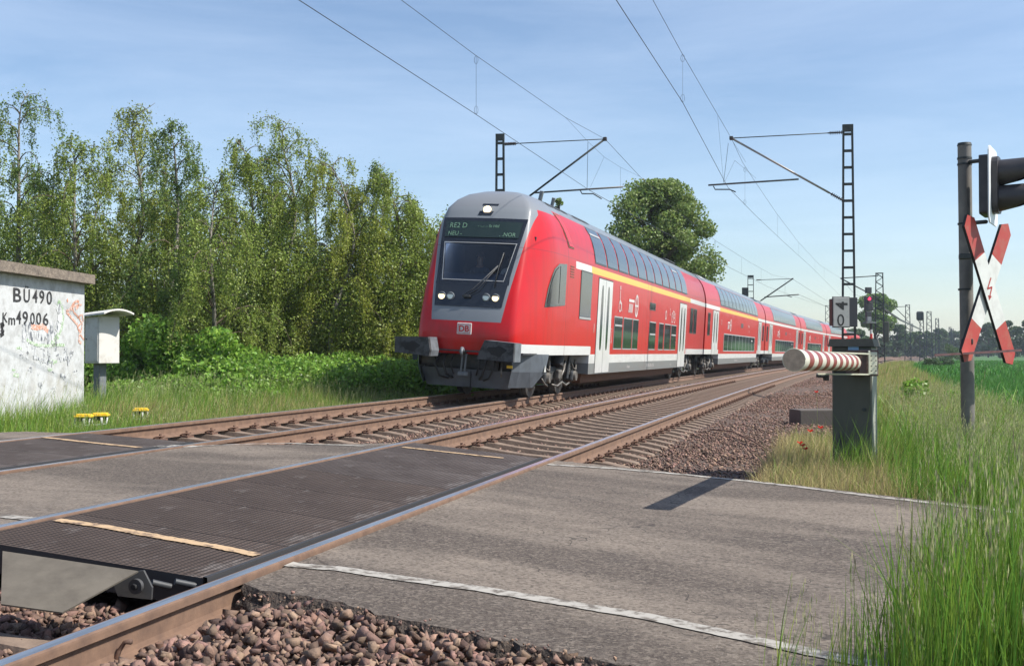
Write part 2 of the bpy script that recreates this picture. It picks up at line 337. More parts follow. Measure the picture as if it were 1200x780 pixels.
def m_rubber(name, gloss, light):
    m = mat(name, (.05, .045, .045), gloss); b = NB(m); n = b.n; P = n['Principled BSDF']; tc = n.new('ShaderNodeTexCoord'); v = tc.outputs['Object']
    sp = n.new('ShaderNodeSeparateXYZ'); b.l.new(v, sp.inputs[0])
    sx = b.m('SINE', b.m('MULTIPLY', sp.outputs[0], 2*math.pi/.036)); sy = b.m('SINE', b.m('MULTIPLY', sp.outputs[1], 2*math.pi/.030))
    h = b.m('MAXIMUM', b.m('MULTIPLY', sx, 1.0), b.m('MULTIPLY', sy, 1.0)); hh = b.ramp(h, -.2, .7)
    d1 = b.noise(v, .9, 6, .7, (1, 1, 1)); d2 = b.noise(v, 7, 5, .7); sc = b.noise(v, 4.0, 6, .75, (1, .35, 1))
    c = b.mix(b.ramp(d1, .35, .68), (.055, .038, .030), light); P.inputs['Specular IOR Level'].default_value = .25
    c = b.mix(b.m('MULTIPLY', b.ramp(sc, .56, .68), .55), c, (.24, .215, .20))
    c = b.mix(b.m('MULTIPLY', b.m('SUBTRACT', 1.0, hh), .85), c, (.010, .009, .008))
    b.l.new(c, P.inputs['Base Color']); b.l.new(b.bump(hh, .9, .006), P.inputs['Normal'])
m_rubber('rubber_panel', .8, (.100, .073, .060))
m_rubber('rubber_panel_worn', .7, (.135, .110, .098))
def m_hut():
    m = mat('hut_wall', (.75, .76, .76), .85); b = NB(m); n = b.n; P = n['Principled BSDF']; tc = n.new('ShaderNodeTexCoord'); v = tc.outputs['Object']
    sp = n.new('ShaderNodeSeparateXYZ'); b.l.new(v, sp.inputs[0]); z = sp.outputs[2]
    a = b.noise(v, 3, 7, .72, (1, 1, .45)); g = b.noise(v, 5, 6, .7); k = b.noise(v, 11, 7, .8)
    c = b.mix(b.m('MULTIPLY', b.ramp(g, .44, .66), .6), (.52, .53, .53), (.27, .265, .25))
    low = b.ramp(b.m('ADD', z, b.m('MULTIPLY', a, .5)), 1.45, 1.2)
    c = b.mix(b.m('MULTIPLY', low, b.m('MULTIPLY', b.ramp(a, .50, .62), .55)), c, (.40, .38, .34))
    c = b.mix(b.m('MULTIPLY', low, b.m('MULTIPLY', b.ramp(k, .58, .66), .75)), c, (.16, .17, .19))
    k2 = b.noise(v, 8, 5, .75, (1.0, 1, .8)); c = b.mix(b.m('MULTIPLY', b.ramp(k2, .64, .70), .5), c, (.22, .30, .20))
    foot = b.ramp(z, .45, .02); c = b.mix(b.m('MULTIPLY', foot, b.ramp(g, .3, .6)), c, (.20, .19, .15))
    b.l.new(c, P.inputs['Base Color']); b.l.new(b.bump(k, .25, .01), P.inputs['Normal'])
m_hut()
# ---------------------------------------------------------------- ground
def build_ground():
    S = list(np.arange(-14, 40, .5))+list(np.arange(40, 100, 2.5))+list(np.arange(100, 400, 15))+list(np.geomspace(400, 2600, 14)); S = [-600, -300, -120, -50, -25]+S
    U = [-900, -500, -250, -120, -60, -40, -28]+list(np.arange(-22, -12, .8))+[-12, -11.5]+list(np.arange(-11, 4.01, .25))+list(np.arange(4.5, 12, .7))+[14, 18, 24, 34, 50, 80, 140, 250, 450, 900]
    V = []; Z = []
    for s in S:
        for u in U:
            x, y = Wn(s, u); x = float(x); y = float(y)
            z = float(zt(u))+.02*math.sin(x*1.7+y*.9)*math.sin(y*1.3)*(1 if -60 < u < 60 else 0)
            if s > 300: z = min(z, -.2)
            V.append((x, y, z))
            g = 0.0
            if u > 0: g = min(1, (u-.1)/.9)
            if u < -9.4: g = min(1, (-9.4-u)/.5)
            c = 1.0 if (u > 2.5 and s > 15) else 0.0
            Z.append((g, c, 0))
    nu = len(U); F = [(i*nu+j, i*nu+j+1, (i+1)*nu+j+1, (i+1)*nu+j) for i in range(len(S)-1) for j in range(nu-1)]
    o = np_mesh('ground', V, F, 'earth', kind='structure'); at = o.data.attributes.new('zone', 'FLOAT_VECTOR', 'POINT'); at.data.foreach_set('vector', np.array(Z, np.float32).ravel())
build_ground()
# ---------------------------------------------------------------- road
def edge_near(x):   # road edge curves in plan: y at world x
    return np.interp(x, [-30, -14, -8.3, -4.3, -2.66, -.83, 1.2, 8, 40], [12.0, 6.6, 4.9, 4.85, 4.88, 4.22, 3.45, .9, -14])
def edge_far(x):
    return np.interp(x, [-30, -13, -8.3, -6.6, -5.5, -4.3, -2.66, -1.6, -.2, .7, 3, 8, 40], [20, 13.2, 11.35, 11.2, 11.5, 11.35, 11.35, 10.95, 10.2, 9.62, 8.35, 5.9, -9])
def strip(x0, x1, name, parent=None):
    nx = max(2, int((x1-x0)/(.045 if x1-x0 < 20 or True else .1))); xs = np.linspace(x0, x1, nx); nr = 7; P = []
    r2 = np.random.default_rng(3)
    for i, x in enumerate(xs):
        a = float(edge_near(x))+float(r2.normal(0, .014))+.03*math.sin(x*5.1)*math.sin(x*2.3); b = float(edge_far(x))+float(r2.normal(0, .015))
        for j in range(nr):
            y = a+(b-a)*j/(nr-1); s, u = SU(x, y); P.append(Vector((x, y, float(zr(u)))))
    b = MB(); b.grid(P, nx, nr)
    # broken lip of the asphalt down to the ballast
    for j, sg in ((0, -1), (nr-1, 1)):
        q = []
        for i in range(nx):
            p = P[i*nr+j]; k = float(r2.uniform(.0, .07)); k2 = float(r2.uniform(0, .05)); q += [p, Vector((p.x+float(r2.normal(0, .01)), p.y+sg*(.01+k*.4), p.z-.015-k*.2)), Vector((p.x+float(r2.normal(0, .015)), p.y+sg*(.02+k2), p.z-.05-k*.2)), Vector((p.x, p.y+sg*(.05+k+k2), p.z-.08)), Vector((p.x, p.y+sg*(.10+k), p.z-.26))]
        b.cm = 1; b.grid(q, nx, 5)
    return b
road = MB()
for x0, x1 in ((-30, -8.335), (-6.66, -4.355), (-2.695, 40)):
    st = strip(x0, x1, 'road'); base = len(road.v); road.v += st.v; road.f += [[base+i for i in f] for f in st.f]; road.mi += st.mi; road.sm += st.sm
road_o = road.build('road', ['asphalt', 'asphalt_edge']); tag(road_o, kind='structure')
def paint(name, pts, width, m, dz=.005, zf=zr, rough_edge=.003, n=40, parent=None):
    """painted line through world plan points, laid a few mm above the road"""
    P = [Vector((p[0], p[1])) for p in pts]; L_ = [0]
    for a, b in zip(P, P[1:]): L_.append(L_[-1]+(b-a).length)
    r2 = np.random.default_rng(len(pts)*7+int(abs(P[0].x)*100)); Q = []
    for i in range(n):
        t = L_[-1]*i/(n-1); x = np.interp(t, L_, [p.x for p in P]); y = np.interp(t, L_, [p.y for p in P])
        t2 = min(L_[-1], t+.05); t1 = max(0, t-.05); d = Vector((np.interp(t2, L_, [p.x for p in P])-np.interp(t1, L_, [p.x for p in P]), np.interp(t2, L_, [p.y for p in P])-np.interp(t1, L_, [p.y for p in P]))).normalized(); nn = Vector((-d.y, d.x))
        for k in (-1, 1):
            w_ = width/2+float(r2.normal(0, rough_edge)); px, py = x+nn.x*k*w_, y+nn.y*k*w_; Q.append(Vector((px, py, float(zf(SU(px, py)[1]))+dz)))
    b = MB(); b.grid(Q, n, 2); return tag(b.build(name, m, parent), kind='structure' if parent is None else None)
def pl(pix): return [tuple(GR(*p).xy) for p in pix]
paint('edge_line', pl([(338, 661), (400, 667), (470, 678), (560, 690), (640, 703), (760, 723), (860, 745), (980, 771)])+[(2.0, 3.72), (6, 2.2)], .105, 'white_paint_road', n=260)
paint('edge_line', pl([(642, 544), (720, 549), (800, 556), (870, 563), (940, 571), (1035, 583)])+[(2.4, 8.35), (6, 6.6)], .10, 'white_paint_road', n=160)
paint('edge_line', pl([(182, 525.6), (200, 525.2), (250, 521.8), (300, 520), (345, 519.4), (400, 521.5), (428, 522.8)]), .09, 'white_paint_road', n=40)
paint('edge_line', pl([(0, 604.5), (38, 608.5)]), .10, 'white_paint_road', n=12)
# ---------------------------------------------------------------- rails, sleepers and clips
def rail_profile():
    return [(-.036, -.0035), (-.023, .0), (.023, 0), (.036, -.0035), (.037, -.012), (.036, -.038), (.012, -.052), (.009, -.075), (.009, -.125), (.014, -.143), (.072, -.158), (.075, -.172), (-.075, -.172), (-.072, -.158), (-.014, -.143), (-.009, -.125), (-.009, -.075), (-.012, -.052), (-.036, -.038), (-.037, -.012)]
def build_track(nm, uc, zc, cant, label, nclip):
    t = thing(nm, label, 'railway track', W(0, uc, zc))
    prof = rail_profile(); npf = len(prof); ang = math.atan2(cant, 1.505)
    S = list(np.arange(-30, 40, 1.0))+list(np.arange(40, 160, 4.0))+list(np.arange(160, 700, 20.0))
    for sgn in (-1, 1):
        zc_r = zc-sgn*cant/2; P = []
        for s in S:
            for (a, b) in prof: P.append(W(s, uc+sgn*.7525+a, zc_r+b-a*cant/1.505))
        b = MB(); b.smooth = False; F0 = len(b.f)
        for i in range(len(S)-1):
            for j in range(npf):
                b.cm = 1 if j == 1 else 0
                if i == 0 and j == 0: b.poly(P, [])
                b.f.append([i*npf+j, i*npf+(j+1) % npf, (i+1)*npf+(j+1) % npf, (i+1)*npf+j]); b.mi.append(b.cm); b.sm.append(False)
        o = b.build('rail', ['rust_rail', 'rail_head'], t, world=True)
    # sleeper prototype in its own frame, x across the track, top of the rail seat 0.19 under the rail head
    def sleeper_mesh():
        b = MB(); xs = [-1.3, -1.24, -.98, -.55, -.3, 0, .3, .55, .98, 1.24, 1.3]; zz = [-.30, -.212, -.186, -.186, -.203, -.208, -.203, -.186, -.186, -.212, -.30]; wt = [.08, .09, .10, .09, .068, .064, .068, .09, .10, .09, .08]; Q = []
        for x, z, w_ in zip(xs, zz, wt): Q += [(x, -w_-.035, -.36), (x, -w_, z-.006), (x, -w_+.02, z), (x, w_-.02, z), (x, w_, z-.006), (x, w_+.035, -.36)]
        b.grid(Q, len(xs), 6); n = len(xs)*6; return b
    sl0 = None; clip0 = []; far = MB(); nvis = 0
    ks = [k for k in range(-16, 420) if not (4.55 < .6*k-.1 < 11.3) and .6*k > 2.2]
    for i, k in enumerate(ks):
        s = .6*k-.1; p = W(s, uc, zc); th = frame(s)[2]
        if i < 100:
            if sl0 is None: sl0 = sleeper_mesh().build('sleeper', 'sleeper_concrete', t); o = sl0
            else: o = sl0.copy(); col.objects.link(o)
            o.location = p-t.location; o.rotation_euler = (0, ang, -th)
            if i < nclip:
                cl = []
                for sg in (-1, 1):
                    for sd_ in (-1, 1):
                        if not clip0:
                            c = MB(); c.tube([(-.07, -.085, -.175), (-.01, -.085, -.14), (.03, -.05, -.125), (.035, -.02, -.135), (-.03, 0, -.148), (.035, .02, -.135), (.03, .05, -.125), (-.01, .085, -.14), (-.07, .085, -.175)], .010, 5)
                            c.cyl((0, 0, -.17), (0, 0, -.105), .018, n=6); c.box((0, 0, -.178), (.12, .15, .03))
                            cc = c.build('rail_clip', 'rust_dark', o); clip0.append(cc)
                        else: cc = clip0[0].copy(); col.objects.link(cc); cc.parent = o
                        cc.location = (sg*.7525+sd_*.125, 0, 0); cc.rotation_euler = (0, 0, 0 if sd_ > 0 else math.pi)
        else:
            M = Matrix.Rotation(-th, 3, 'Z') @ Matrix.Rotation(ang, 3, 'Y'); q = sleeper_mesh() if i == 100 else q
            far.poly([M @ Vector(v)+p for v in q.v], q.f)
    far.build('sleepers_beyond', 'sleeper_concrete', t, world=True)['kind'] = 'stuff'
    return t
trk_n = build_track('railway_track', UN, .0735, .147, 'near railway track with shiny rails crossing the road in the foreground', 60)
trk_f = build_track('railway_track', UF, .120, .088, 'far railway track that the red train runs on, brown rusty rails', 50)
# small lump clamped to the far rail
b = MB(); b.bbox((0, 0, 0), (.12, .22, .10), r=.02); b.tube([(0, -.12, -.04), (.05, 0, .05), (0, .12, -.04)], .018)
p = GZ(299, 492, .06); b.build('rail_clamp', 'rust_dark', trk_f).location = p-trk_f.location
b = MB(); p = GZ(133, 764, -.12); b.tube([(0, 0, -.06), (.01, .02, .0), (.03, .03, .035), (.06, .03, .04)], [.012, .010, .009, .012]); b.build('cable_bond', 'rust_dark', trk_n).location = p-trk_n.location
# ---------------------------------------------------------------- rubber crossing panels
ordn = ['first', 'second', 'third', 'fourth', 'fifth', 'sixth', 'seventh']
def panel(s0, s1, ua, za, ub, zb, m, name, label, group):
    b = MB(); g = .004; th = .14; lip = .06
    A = [W(s0+g, ua, za), W(s0+g, ub, zb), W(s1-g, ub, zb), W(s1-g, ua, za)]
    o = A[0].copy(); n = 1
    b.poly([p for p in A]+[p-Vector((0, 0, th)) for p in A], [(0, 1, 2, 3)]); b.cm = 1; b.poly([p for p in A]+[p-Vector((0, 0, th)) for p in A], [(4, 5, 1, 0), (5, 6, 2, 1), (6, 7, 3, 2), (7, 4, 0, 3)])
    return tag(b.build(name, [m, 'rubber_black'], origin=o), label, 'crossing panel', group)
for tr_, uc, zl, zR_, nm in (('near', UN, .137, -.004, 'near'), ('far', UF, .155, .075, 'far')):
    n_ = 7; s0, s1 = 4.78, 11.15
    for i in range(n_):
        a = s0+(s1-s0)*i/n_; e = s0+(s1-s0)*(i+1)/n_
        ua, ub = uc-.7525+.037+.006, uc+.7525-.037-.062
        f_ = lambda u: zl+(zR_-zl)*(u-(uc-.7525))/1.505
        panel(a, e, ua, f_(ua), ub, f_(ub), 'rubber_panel' if (i < 4 and nm == 'near') else 'rubber_panel_worn', 'rubber_crossing_panel', '%s studded black rubber panel between the rails of the %s track, counted from the camera' % (ordn[i], nm), 'rubber panels between the rails')
    # dark rubber strip along the groove of the right rail
    b = MB(); Q = []
    for s in np.linspace(s0, s1, 12):
        u0, u1 = uc+.7525-.099, uc+.7525-.075
        Q += [W(s, u0+.002, f_(u0)-.02), W(s, u0+.002, f_(u0)+.008), W(s, u1, f_(u1)+.008), W(s, u1+.006, f_(u1)-.06), W(s, u1+.034, f_(u1)-.06)]
    b.grid(Q, 12, 5); tag(b.build('flangeway_strip', 'rubber_black', origin=W(s0, uc+.66, 0)), 'thin black rubber strip along the groove inside the right rail of the %s track' % nm, 'rubber strip')
    # sloped end piece beyond the last panel
    if nm == 'far':
        b = MB(); b.poly([W(s1+.005, uc-.70, f_(uc-.70)), W(s1+.005, uc+.65, f_(uc+.65)), W(s1+.28, uc+.65, f_(uc+.65)-.12), W(s1+.28, uc-.70, f_(uc-.70)-.12)], [(0, 1, 2, 3)])
        b.prism([W(s1+.006, uc-.70, f_(uc-.70)-.002), W(s1+.28, uc-.70, f_(uc-.70)-.122), W(s1+.006, uc-.70, f_(uc-.70)-.2)], (1.35, 0, -.075)); tag(b.build('end_ramp', 'rubber_panel', origin=W(s1, uc, 0)), 'dark sloped end piece behind the rubber panels of the far track', 'end ramp')
fN = lambda p: float(np.interp(SU(p.x, p.y)[1], [UN-.7525, UN+.7525], [.137, -.004]))
def zpanN(u): return np.interp(u, [UN-.7525, UN+.7525], [.137, -.004])
def zpanF(u): return np.interp(u, [UF-.7525, UF+.7525], [.155, .075])
def plf(pix, f): return [tuple(GR(*p, 0, f).xy) for p in pix]
paint('edge_line', plf([(66, 609.5), (120, 617), (190, 630), (260, 642), (302, 651)], zpanN), .085, 'yellow_paint_road', .006, zpanN, .003, 60)
paint('edge_line', plf([(472, 524), (520, 529.5), (590, 537)], zpanN), .075, 'yellow_paint_road', .006, zpanN, .005, 20)
paint('edge_line', plf([(52, 512.5), (100, 518), (164, 524.5)], zpanF), .09, 'yellow_paint_road', .006, zpanF, .005, 20)
# ---------------------------------------------------------------- steel deflector plate in front of the panels
t = thing('deflector_plate', 'grey sloping steel deflector plate hung in front of the rubber panels', 'deflector plate', W(4.7, UN-.2, -.05))
o_ = t.location
pa, pb, pc, pd_ = PD(3, 645, 5.22), PD(162, 668.5, 5.15), PD(73, 717, 4.85), PD(1, 707, 4.85)
nrm = (pb-pa).cross(pd_-pa).normalized(); nrm = nrm if nrm.y < 0 else -nrm
b = MB(); b.prism([pa, pb, pc, pd_], -nrm*.008); b.build('plate', 'steel_plate', t, world=True)
wc = PD(161, 686, 5.28); b = MB(); b.cyl(wc, wc+Vector((0, -.02, 0)), .035, n=24); b.build('washer', 'train_dark', t, world=True)
b = MB(); b.cyl(wc+Vector((0, -.02, 0)), wc+Vector((0, -.035, 0)), .014, n=6); b.build('bolt', 'black_void', t, world=True)
q = [PD(128, 672, 5.3), PD(168, 668, 5.3), PD(178, 688, 5.3), PD(177, 702, 5.3), PD(138, 698, 5.3)]
b = MB(); b.prism(q, (0, .012, 0)); b.build('bracket', 'train_dark', t, world=True)
for (a, c) in (((178, 682), (200, 687)), ((205, 681), (230, 686))):
    b = MB(); b.cyl(PD(*a, 5.35), PD(*c, 5.4), .016, n=10); b.build('rod', 'train_dark', t, world=True)
# ---------------------------------------------------------------- ballast stones
def hulls(n, pts, seed, flat=.75):
    r = np.random.default_rng(seed); out_ = []
    for i in range(n):
        bm = bmesh.new(); q = r.uniform(-1, 1, size=(pts, 3)); q /= (np.abs(q)**3).sum(1)[:, None]**(1/3); q *= r.uniform(.7, 1.0, (pts, 1)); q *= np.array([r.uniform(.8, 1.15), r.uniform(.6, .9), r.uniform(.5, flat)])
        vs = [bm.verts.new(tuple(a)) for a in q]; res = bmesh.ops.convex_hull(bm, input=vs); bmesh.ops.delete(bm, geom=[v for v in bm.verts if not v.link_faces], context='VERTS')
        bmesh.ops.triangulate(bm, faces=bm.faces); bmesh.ops.recalc_face_normals(bm, faces=bm.faces); bm.verts.index_update()
        out_.append((np.array([v.co[:] for v in bm.verts]), np.array([[v.index for v in f.verts] for f in bm.faces]))); bm.free()
    return out_
def scatter(bases, P, size, seed):
    r = np.random.default_rng(seed); n = len(P); idx = r.integers(0, len(bases), n); VV = []; FF = []; off = 0
    A = r.uniform(0, 2*np.pi, n); B = r.normal(0, .5, n); C = r.normal(0, .5, n)
    for k, (v, f) in enumerate(bases):
        I = np.where(idx == k)[0]
        if len(I) == 0: continue
        a, b_, c = A[I], B[I], C[I]; ca, sa, cb, sb, cc, sc_ = np.cos(a), np.sin(a), np.cos(b_), np.sin(b_), np.cos(c), np.sin(c)
        R = np.empty((len(I), 3, 3)); R[:, 0, 0] = ca*cb; R[:, 0, 1] = ca*sb*sc_-sa*cc; R[:, 0, 2] = ca*sb*cc+sa*sc_; R[:, 1, 0] = sa*cb; R[:, 1, 1] = sa*sb*sc_+ca*cc; R[:, 1, 2] = sa*sb*cc-ca*sc_; R[:, 2, 0] = -sb; R[:, 2, 1] = cb*sc_; R[:, 2, 2] = cb*cc
        X = np.einsum('nij,vj->nvi', R, v)*size[I][:, None, None]+P[I][:, None, :]
        VV.append(X.reshape(-1, 3)); FF.append((f[None]+(np.arange(len(I))*len(v))[:, None, None]).reshape(-1, 3)+off); off += len(I)*len(v)
    return np.concatenate(VV), np.concatenate(FF)
def on_road(x, y): return (y > edge_near(x)-.02) & (y < edge_far(x)+.02)
def su_np(x, y):
    cx = 1/K; return np.arctan2(y, cx-x)/K, cx-np.hypot(cx-x, y)
H_hi = hulls(26, 9, 1, .8); H_lo = hulls(8, 8, 2)
# close stones beside the near rail and inside the near track, in front of the crossing
def zone(n, s0, s1, u0, u1, seed, smin, smax, bases, lift=0.0, zf=zt, name='ballast', layers=1, keep=None):
    r = np.random.default_rng(seed); s = r.uniform(s0, s1, n); u = r.uniform(u0, u1, n); x, y = Wn(s, u); ok = ~on_road(x, y)
    if keep is not None: ok &= keep(s, u, x, y)
    for un, _ in RAILS: ok &= np.abs(u-un) > .085
    if s1 > 6:
        on = np.zeros(len(s), bool)
        for uc_ in (UN, UF): on |= (np.abs(u-uc_) < 1.27) & (np.abs(((s+.1+.3) % .6)-.3) < .155)
        ok &= ~on
    s, u, x, y = s[ok], u[ok], x[ok], y[ok]; sz = r.uniform(smin, smax, len(x))*r.choice([.65, .85, 1, 1.2], len(x)); z = zf(u)+lift+r.uniform(-.012, .03, len(x))
    V, F = scatter(bases, np.stack([x, y, z], 1), sz, seed+1); return np_mesh(name, V, F, 'ballast_stone', kind='stuff')
zone(11500, 2.0, 5.6, -2.68, .6, 11, .016, .046, H_hi, .0, lambda u: np.interp(u, [-2.7, -2.4, -1.5, -.3, .6], [-.165, -.120, -.135, -.18, -.25]))
zone(2500, 2.6, 5.2, -2.5, .3, 18, .02, .044, H_hi, .035, lambda u: np.interp(u, [-2.7, -2.4, -1.5, -.3, .6], [-.165, -.120, -.135, -.18, -.25]))
zone(6500, 2.2, 5.4, -4.3, -2.8, 12, .020, .042, H_hi, .01)
zone(16000, 11.2, 20, -4.25, 0.2, 13, .018, .034, H_hi, -.004, keep=lambda s, u, x, y: u < .1)
zone(14000, 11.2, 20, -9.4, -4.3, 14, .018, .034, H_lo, -.004)
zone(34000, 20, 38, -9.3, .3, 15, .022, .036, H_lo, -.004)
zone(26000, 38, 80, -9.3, .6, 16, .03, .05, H_lo, -.01)
zone(5000, 3.2, 5.6, -2.66, .4, 19, .006, .014, H_lo, .07, lambda u: np.interp(u, [-2.7, -2.4, -1.5, -.3, .6], [-.165, -.120, -.135, -.18, -.25]), keep=lambda s, u, x, y: (edge_near(x)-y) < .12)
zone(1500, 11.0, 12.2, -2.7, .2, 17, .02, .035, H_hi, .05)
# long steel cable across the ballast on the right
tag(MB().tube([GZ(832, 503, -.22), GZ(858, 505, -.2), GZ(880, 515, -.22), GZ(900, 527, -.24)], .012).build('cable', 'rust_dark'), 'thin dark cable lying on the brown ballast right of the near track', 'cable')
# pale sleeper end in the left foreground comes with the track itself
# ---------------------------------------------------------------- grass helpers
def blades(name, P, h, wd, m, seed, lean=.25, seg=2, kind='stuff', wind=(.12, 0)):
    """tapered bent strips; P (n,3) roots, h heights"""
    r = np.random.default_rng(seed); n = len(P); a = r.uniform(0, 2*np.pi, n); l = np.abs(r.normal(0, lean, n))*h; dx = np.cos(a)*l+wind[0]*h; dy = np.sin(a)*l+wind[1]*h
    b_ = r.uniform(0, np.pi, n); wx = np.cos(b_)*wd/2; wy = np.sin(b_)*wd/2; V = []; 
    for k in range(seg+1):
        t = k/seg; c = t*t; wk = (1-t)**.6 if k < seg else 0.08; px = P[:, 0]+dx*c; py = P[:, 1]+dy*c; pz = P[:, 2]+h*(t-.12*c*(l/np.maximum(h, .01)))
        V.append(np.stack([px-wx*wk, py-wy*wk, pz], 1)); V.append(np.stack([px+wx*wk, py+wy*wk, pz], 1))
    V = np.stack(V, 1); m_ = 2*(seg+1); base = (np.arange(n)*m_)[:, None]
    F = np.concatenate([base+np.array([[2*k, 2*k+1, 2*k+3, 2*k+2]]) for k in range(seg)], 0)
    tips = V[:, -2:].mean(1); o = np_mesh(name, V.reshape(-1, 3), F, m, kind=kind)
    return o, tips, np.stack([dx, dy], 1)
def heads(name, tips, dirs, size, m, seed):
    """slim spikelet heads: small crossed rhombs around the tip of each stem"""
    r = np.random.default_rng(seed); n = len(tips); V = []; k = 7
    for j in range(k):
        c = tips+np.stack([dirs[:, 0]*.02*j, dirs[:, 1]*.02*j, size*(-.75+1.1*j/k)], 1)+r.normal(0, .030, (n, 3))*size[:, None]*np.array([1, 1, .3])
        a = r.uniform(0, np.pi, n); w_ = size*.024; hh = size*.15
        V.append(np.stack([c-np.stack([np.cos(a)*w_, np.sin(a)*w_, 0*a], 1), c-np.stack([0*a, 0*a, hh], 1), c+np.stack([np.cos(a)*w_, np.sin(a)*w_, 0*a], 1), c+np.stack([0*a, 0*a, hh], 1)], 1))
    V = np.concatenate(V, 0); F = np.arange(len(V)*4).reshape(-1, 4); return np_mesh(name, V.reshape(-1, 3), F, m, kind='stuff')
def cam_ad(x, y): return x*math.cos(YAW)+y*math.sin(YAW), -x*math.sin(YAW)+y*math.cos(YAW)
def clumpy(r, n, s0, s1, u0, u1, nc, sg):
    cs = r.uniform(s0, s1, nc); cu = r.uniform(u0, u1, nc); i = r.integers(0, nc, n); return cs[i]+r.normal(0, sg, n), cu[i]+r.normal(0, sg, n)
def region(n, s0, s1, u0, u1, seed, cl=0, sg=.2, keep=None, zf=zt):
    r = np.random.default_rng(seed); n1 = int(n*(.5 if cl else 1)); s = r.uniform(s0, s1, n1); u = r.uniform(u0, u1, n1)
    if cl: a, b_ = clumpy(r, n-n1, s0, s1, u0, u1, cl, sg); s = np.r_[s, a]; u = np.r_[u, b_]
    x, y = Wn(s, u); ok = ~((y > edge_near(x)-.12) & (y < edge_far(x)+.12)) & (u >= u0) & (u <= u1)
    if keep is not None: ok &= keep(s, u, x, y)
    return np.stack([x[ok], y[ok], zf(u[ok])-.01], 1), s[ok], u[ok], r
# --- right bank
def rb(name, n, s0, s1, u0, u1, hm, hs, wd, m, seed, **k):
    P, s, u, r = region(n, s0, s1, u0, u1, seed, cl=k.get('cl', 0), sg=k.get('sg', .25), keep=k.get('keep')); h = np.maximum(.05, r.normal(hm, hs, len(P))); wv = np.full(len(P), wd)*(.7+.6*r.random(len(P)))
    return blades(name, P, h, wv, m, seed+1, lean=k.get('lean', .28), seg=k.get('seg', 2))
inview = lambda s, u, x, y: (lambda a, d: (a < .5*d+.6) & (d > .6))(*cam_ad(x, y))
rb('grass', 30000, 8, 16.5, .5, 5.6, .45, .15, .010, 'blade_green', 31, cl=80, keep=inview)
o, tp, dr = rb('grass', 5200, 8, 15, .9, 5.6, .60, .12, .006, 'blade_mid', 33, cl=60, keep=inview); heads('seed_heads', tp, dr, np.full(len(tp), .10), 'seed_head', 34)
rb('grass', 19000, 9.6, 17, -.75, 1.2, .26, .09, .008, 'blade_dry', 35, cl=110, keep=inview, lean=.5)
rb('grass', 7000, 9.5, 18, -.6, 1.3, .24, .09, .008, 'blade_mid', 37, cl=70, keep=inview)
rb('grass', 7000, 9.6, 15, -.8, 1.2, .16, .06, .012, 'rust_dark', 38, cl=60, keep=inview, lean=.7)
rb('weeds', 2600, 10, 26, .8, 4.6, .5, .14, .035, 'leaf_bush', 30, cl=26, sg=.18, lean=.5)
for k_, (s0_, s1_, u1_) in enumerate(((9, 15, 4.6), (15, 30, 2.7))):
    o, tp, dr = rb('grass', 2600, s0_, s1_, .8, u1_, .62, .10, .005+.005*k_, 'blade_mid', 230+k_, cl=70, keep=inview); heads('seed_heads', tp, dr, np.full(len(tp), .13), 'seed_head', 240+k_)
rb('grass', 24000, 18, 42, .6, 2.7, .38, .14, .018, 'blade_mid', 39, cl=160, sg=.4)
rb('grass', 11000, 17, 42, .8, 2.6, .50, .12, .014, 'blade_dry', 41, cl=70, sg=.5)
rb('grass', 22000, 42, 130, .8, 3.2, .45, .12, .04, 'blade_mid', 43, cl=160, sg=.8)
rb('grass', 12000, 42, 130, 1.0, 3.1, .5, .12, .035, 'blade_dry', 45, cl=70, sg=.8)
rb('grass', 4000, 22, 60, 0, 1.2, .22, .08, .02, 'blade_mid', 46, cl=80, sg=.3)
# crop field behind the grass strip
P, s, u, r = region(64000, 15, 60, 2.6, 26, 51, keep=inview); blades('crop', P, r.normal(.34, .03, len(P)), np.full(len(P), .035), 'crop_green', 52, lean=.35)
P, s, u, r = region(40000, 60, 190, 3.0, 80, 53, keep=inview); blades('crop', P, r.normal(.36, .03, len(P)), np.full(len(P), .12), 'crop_green', 54, lean=.35)
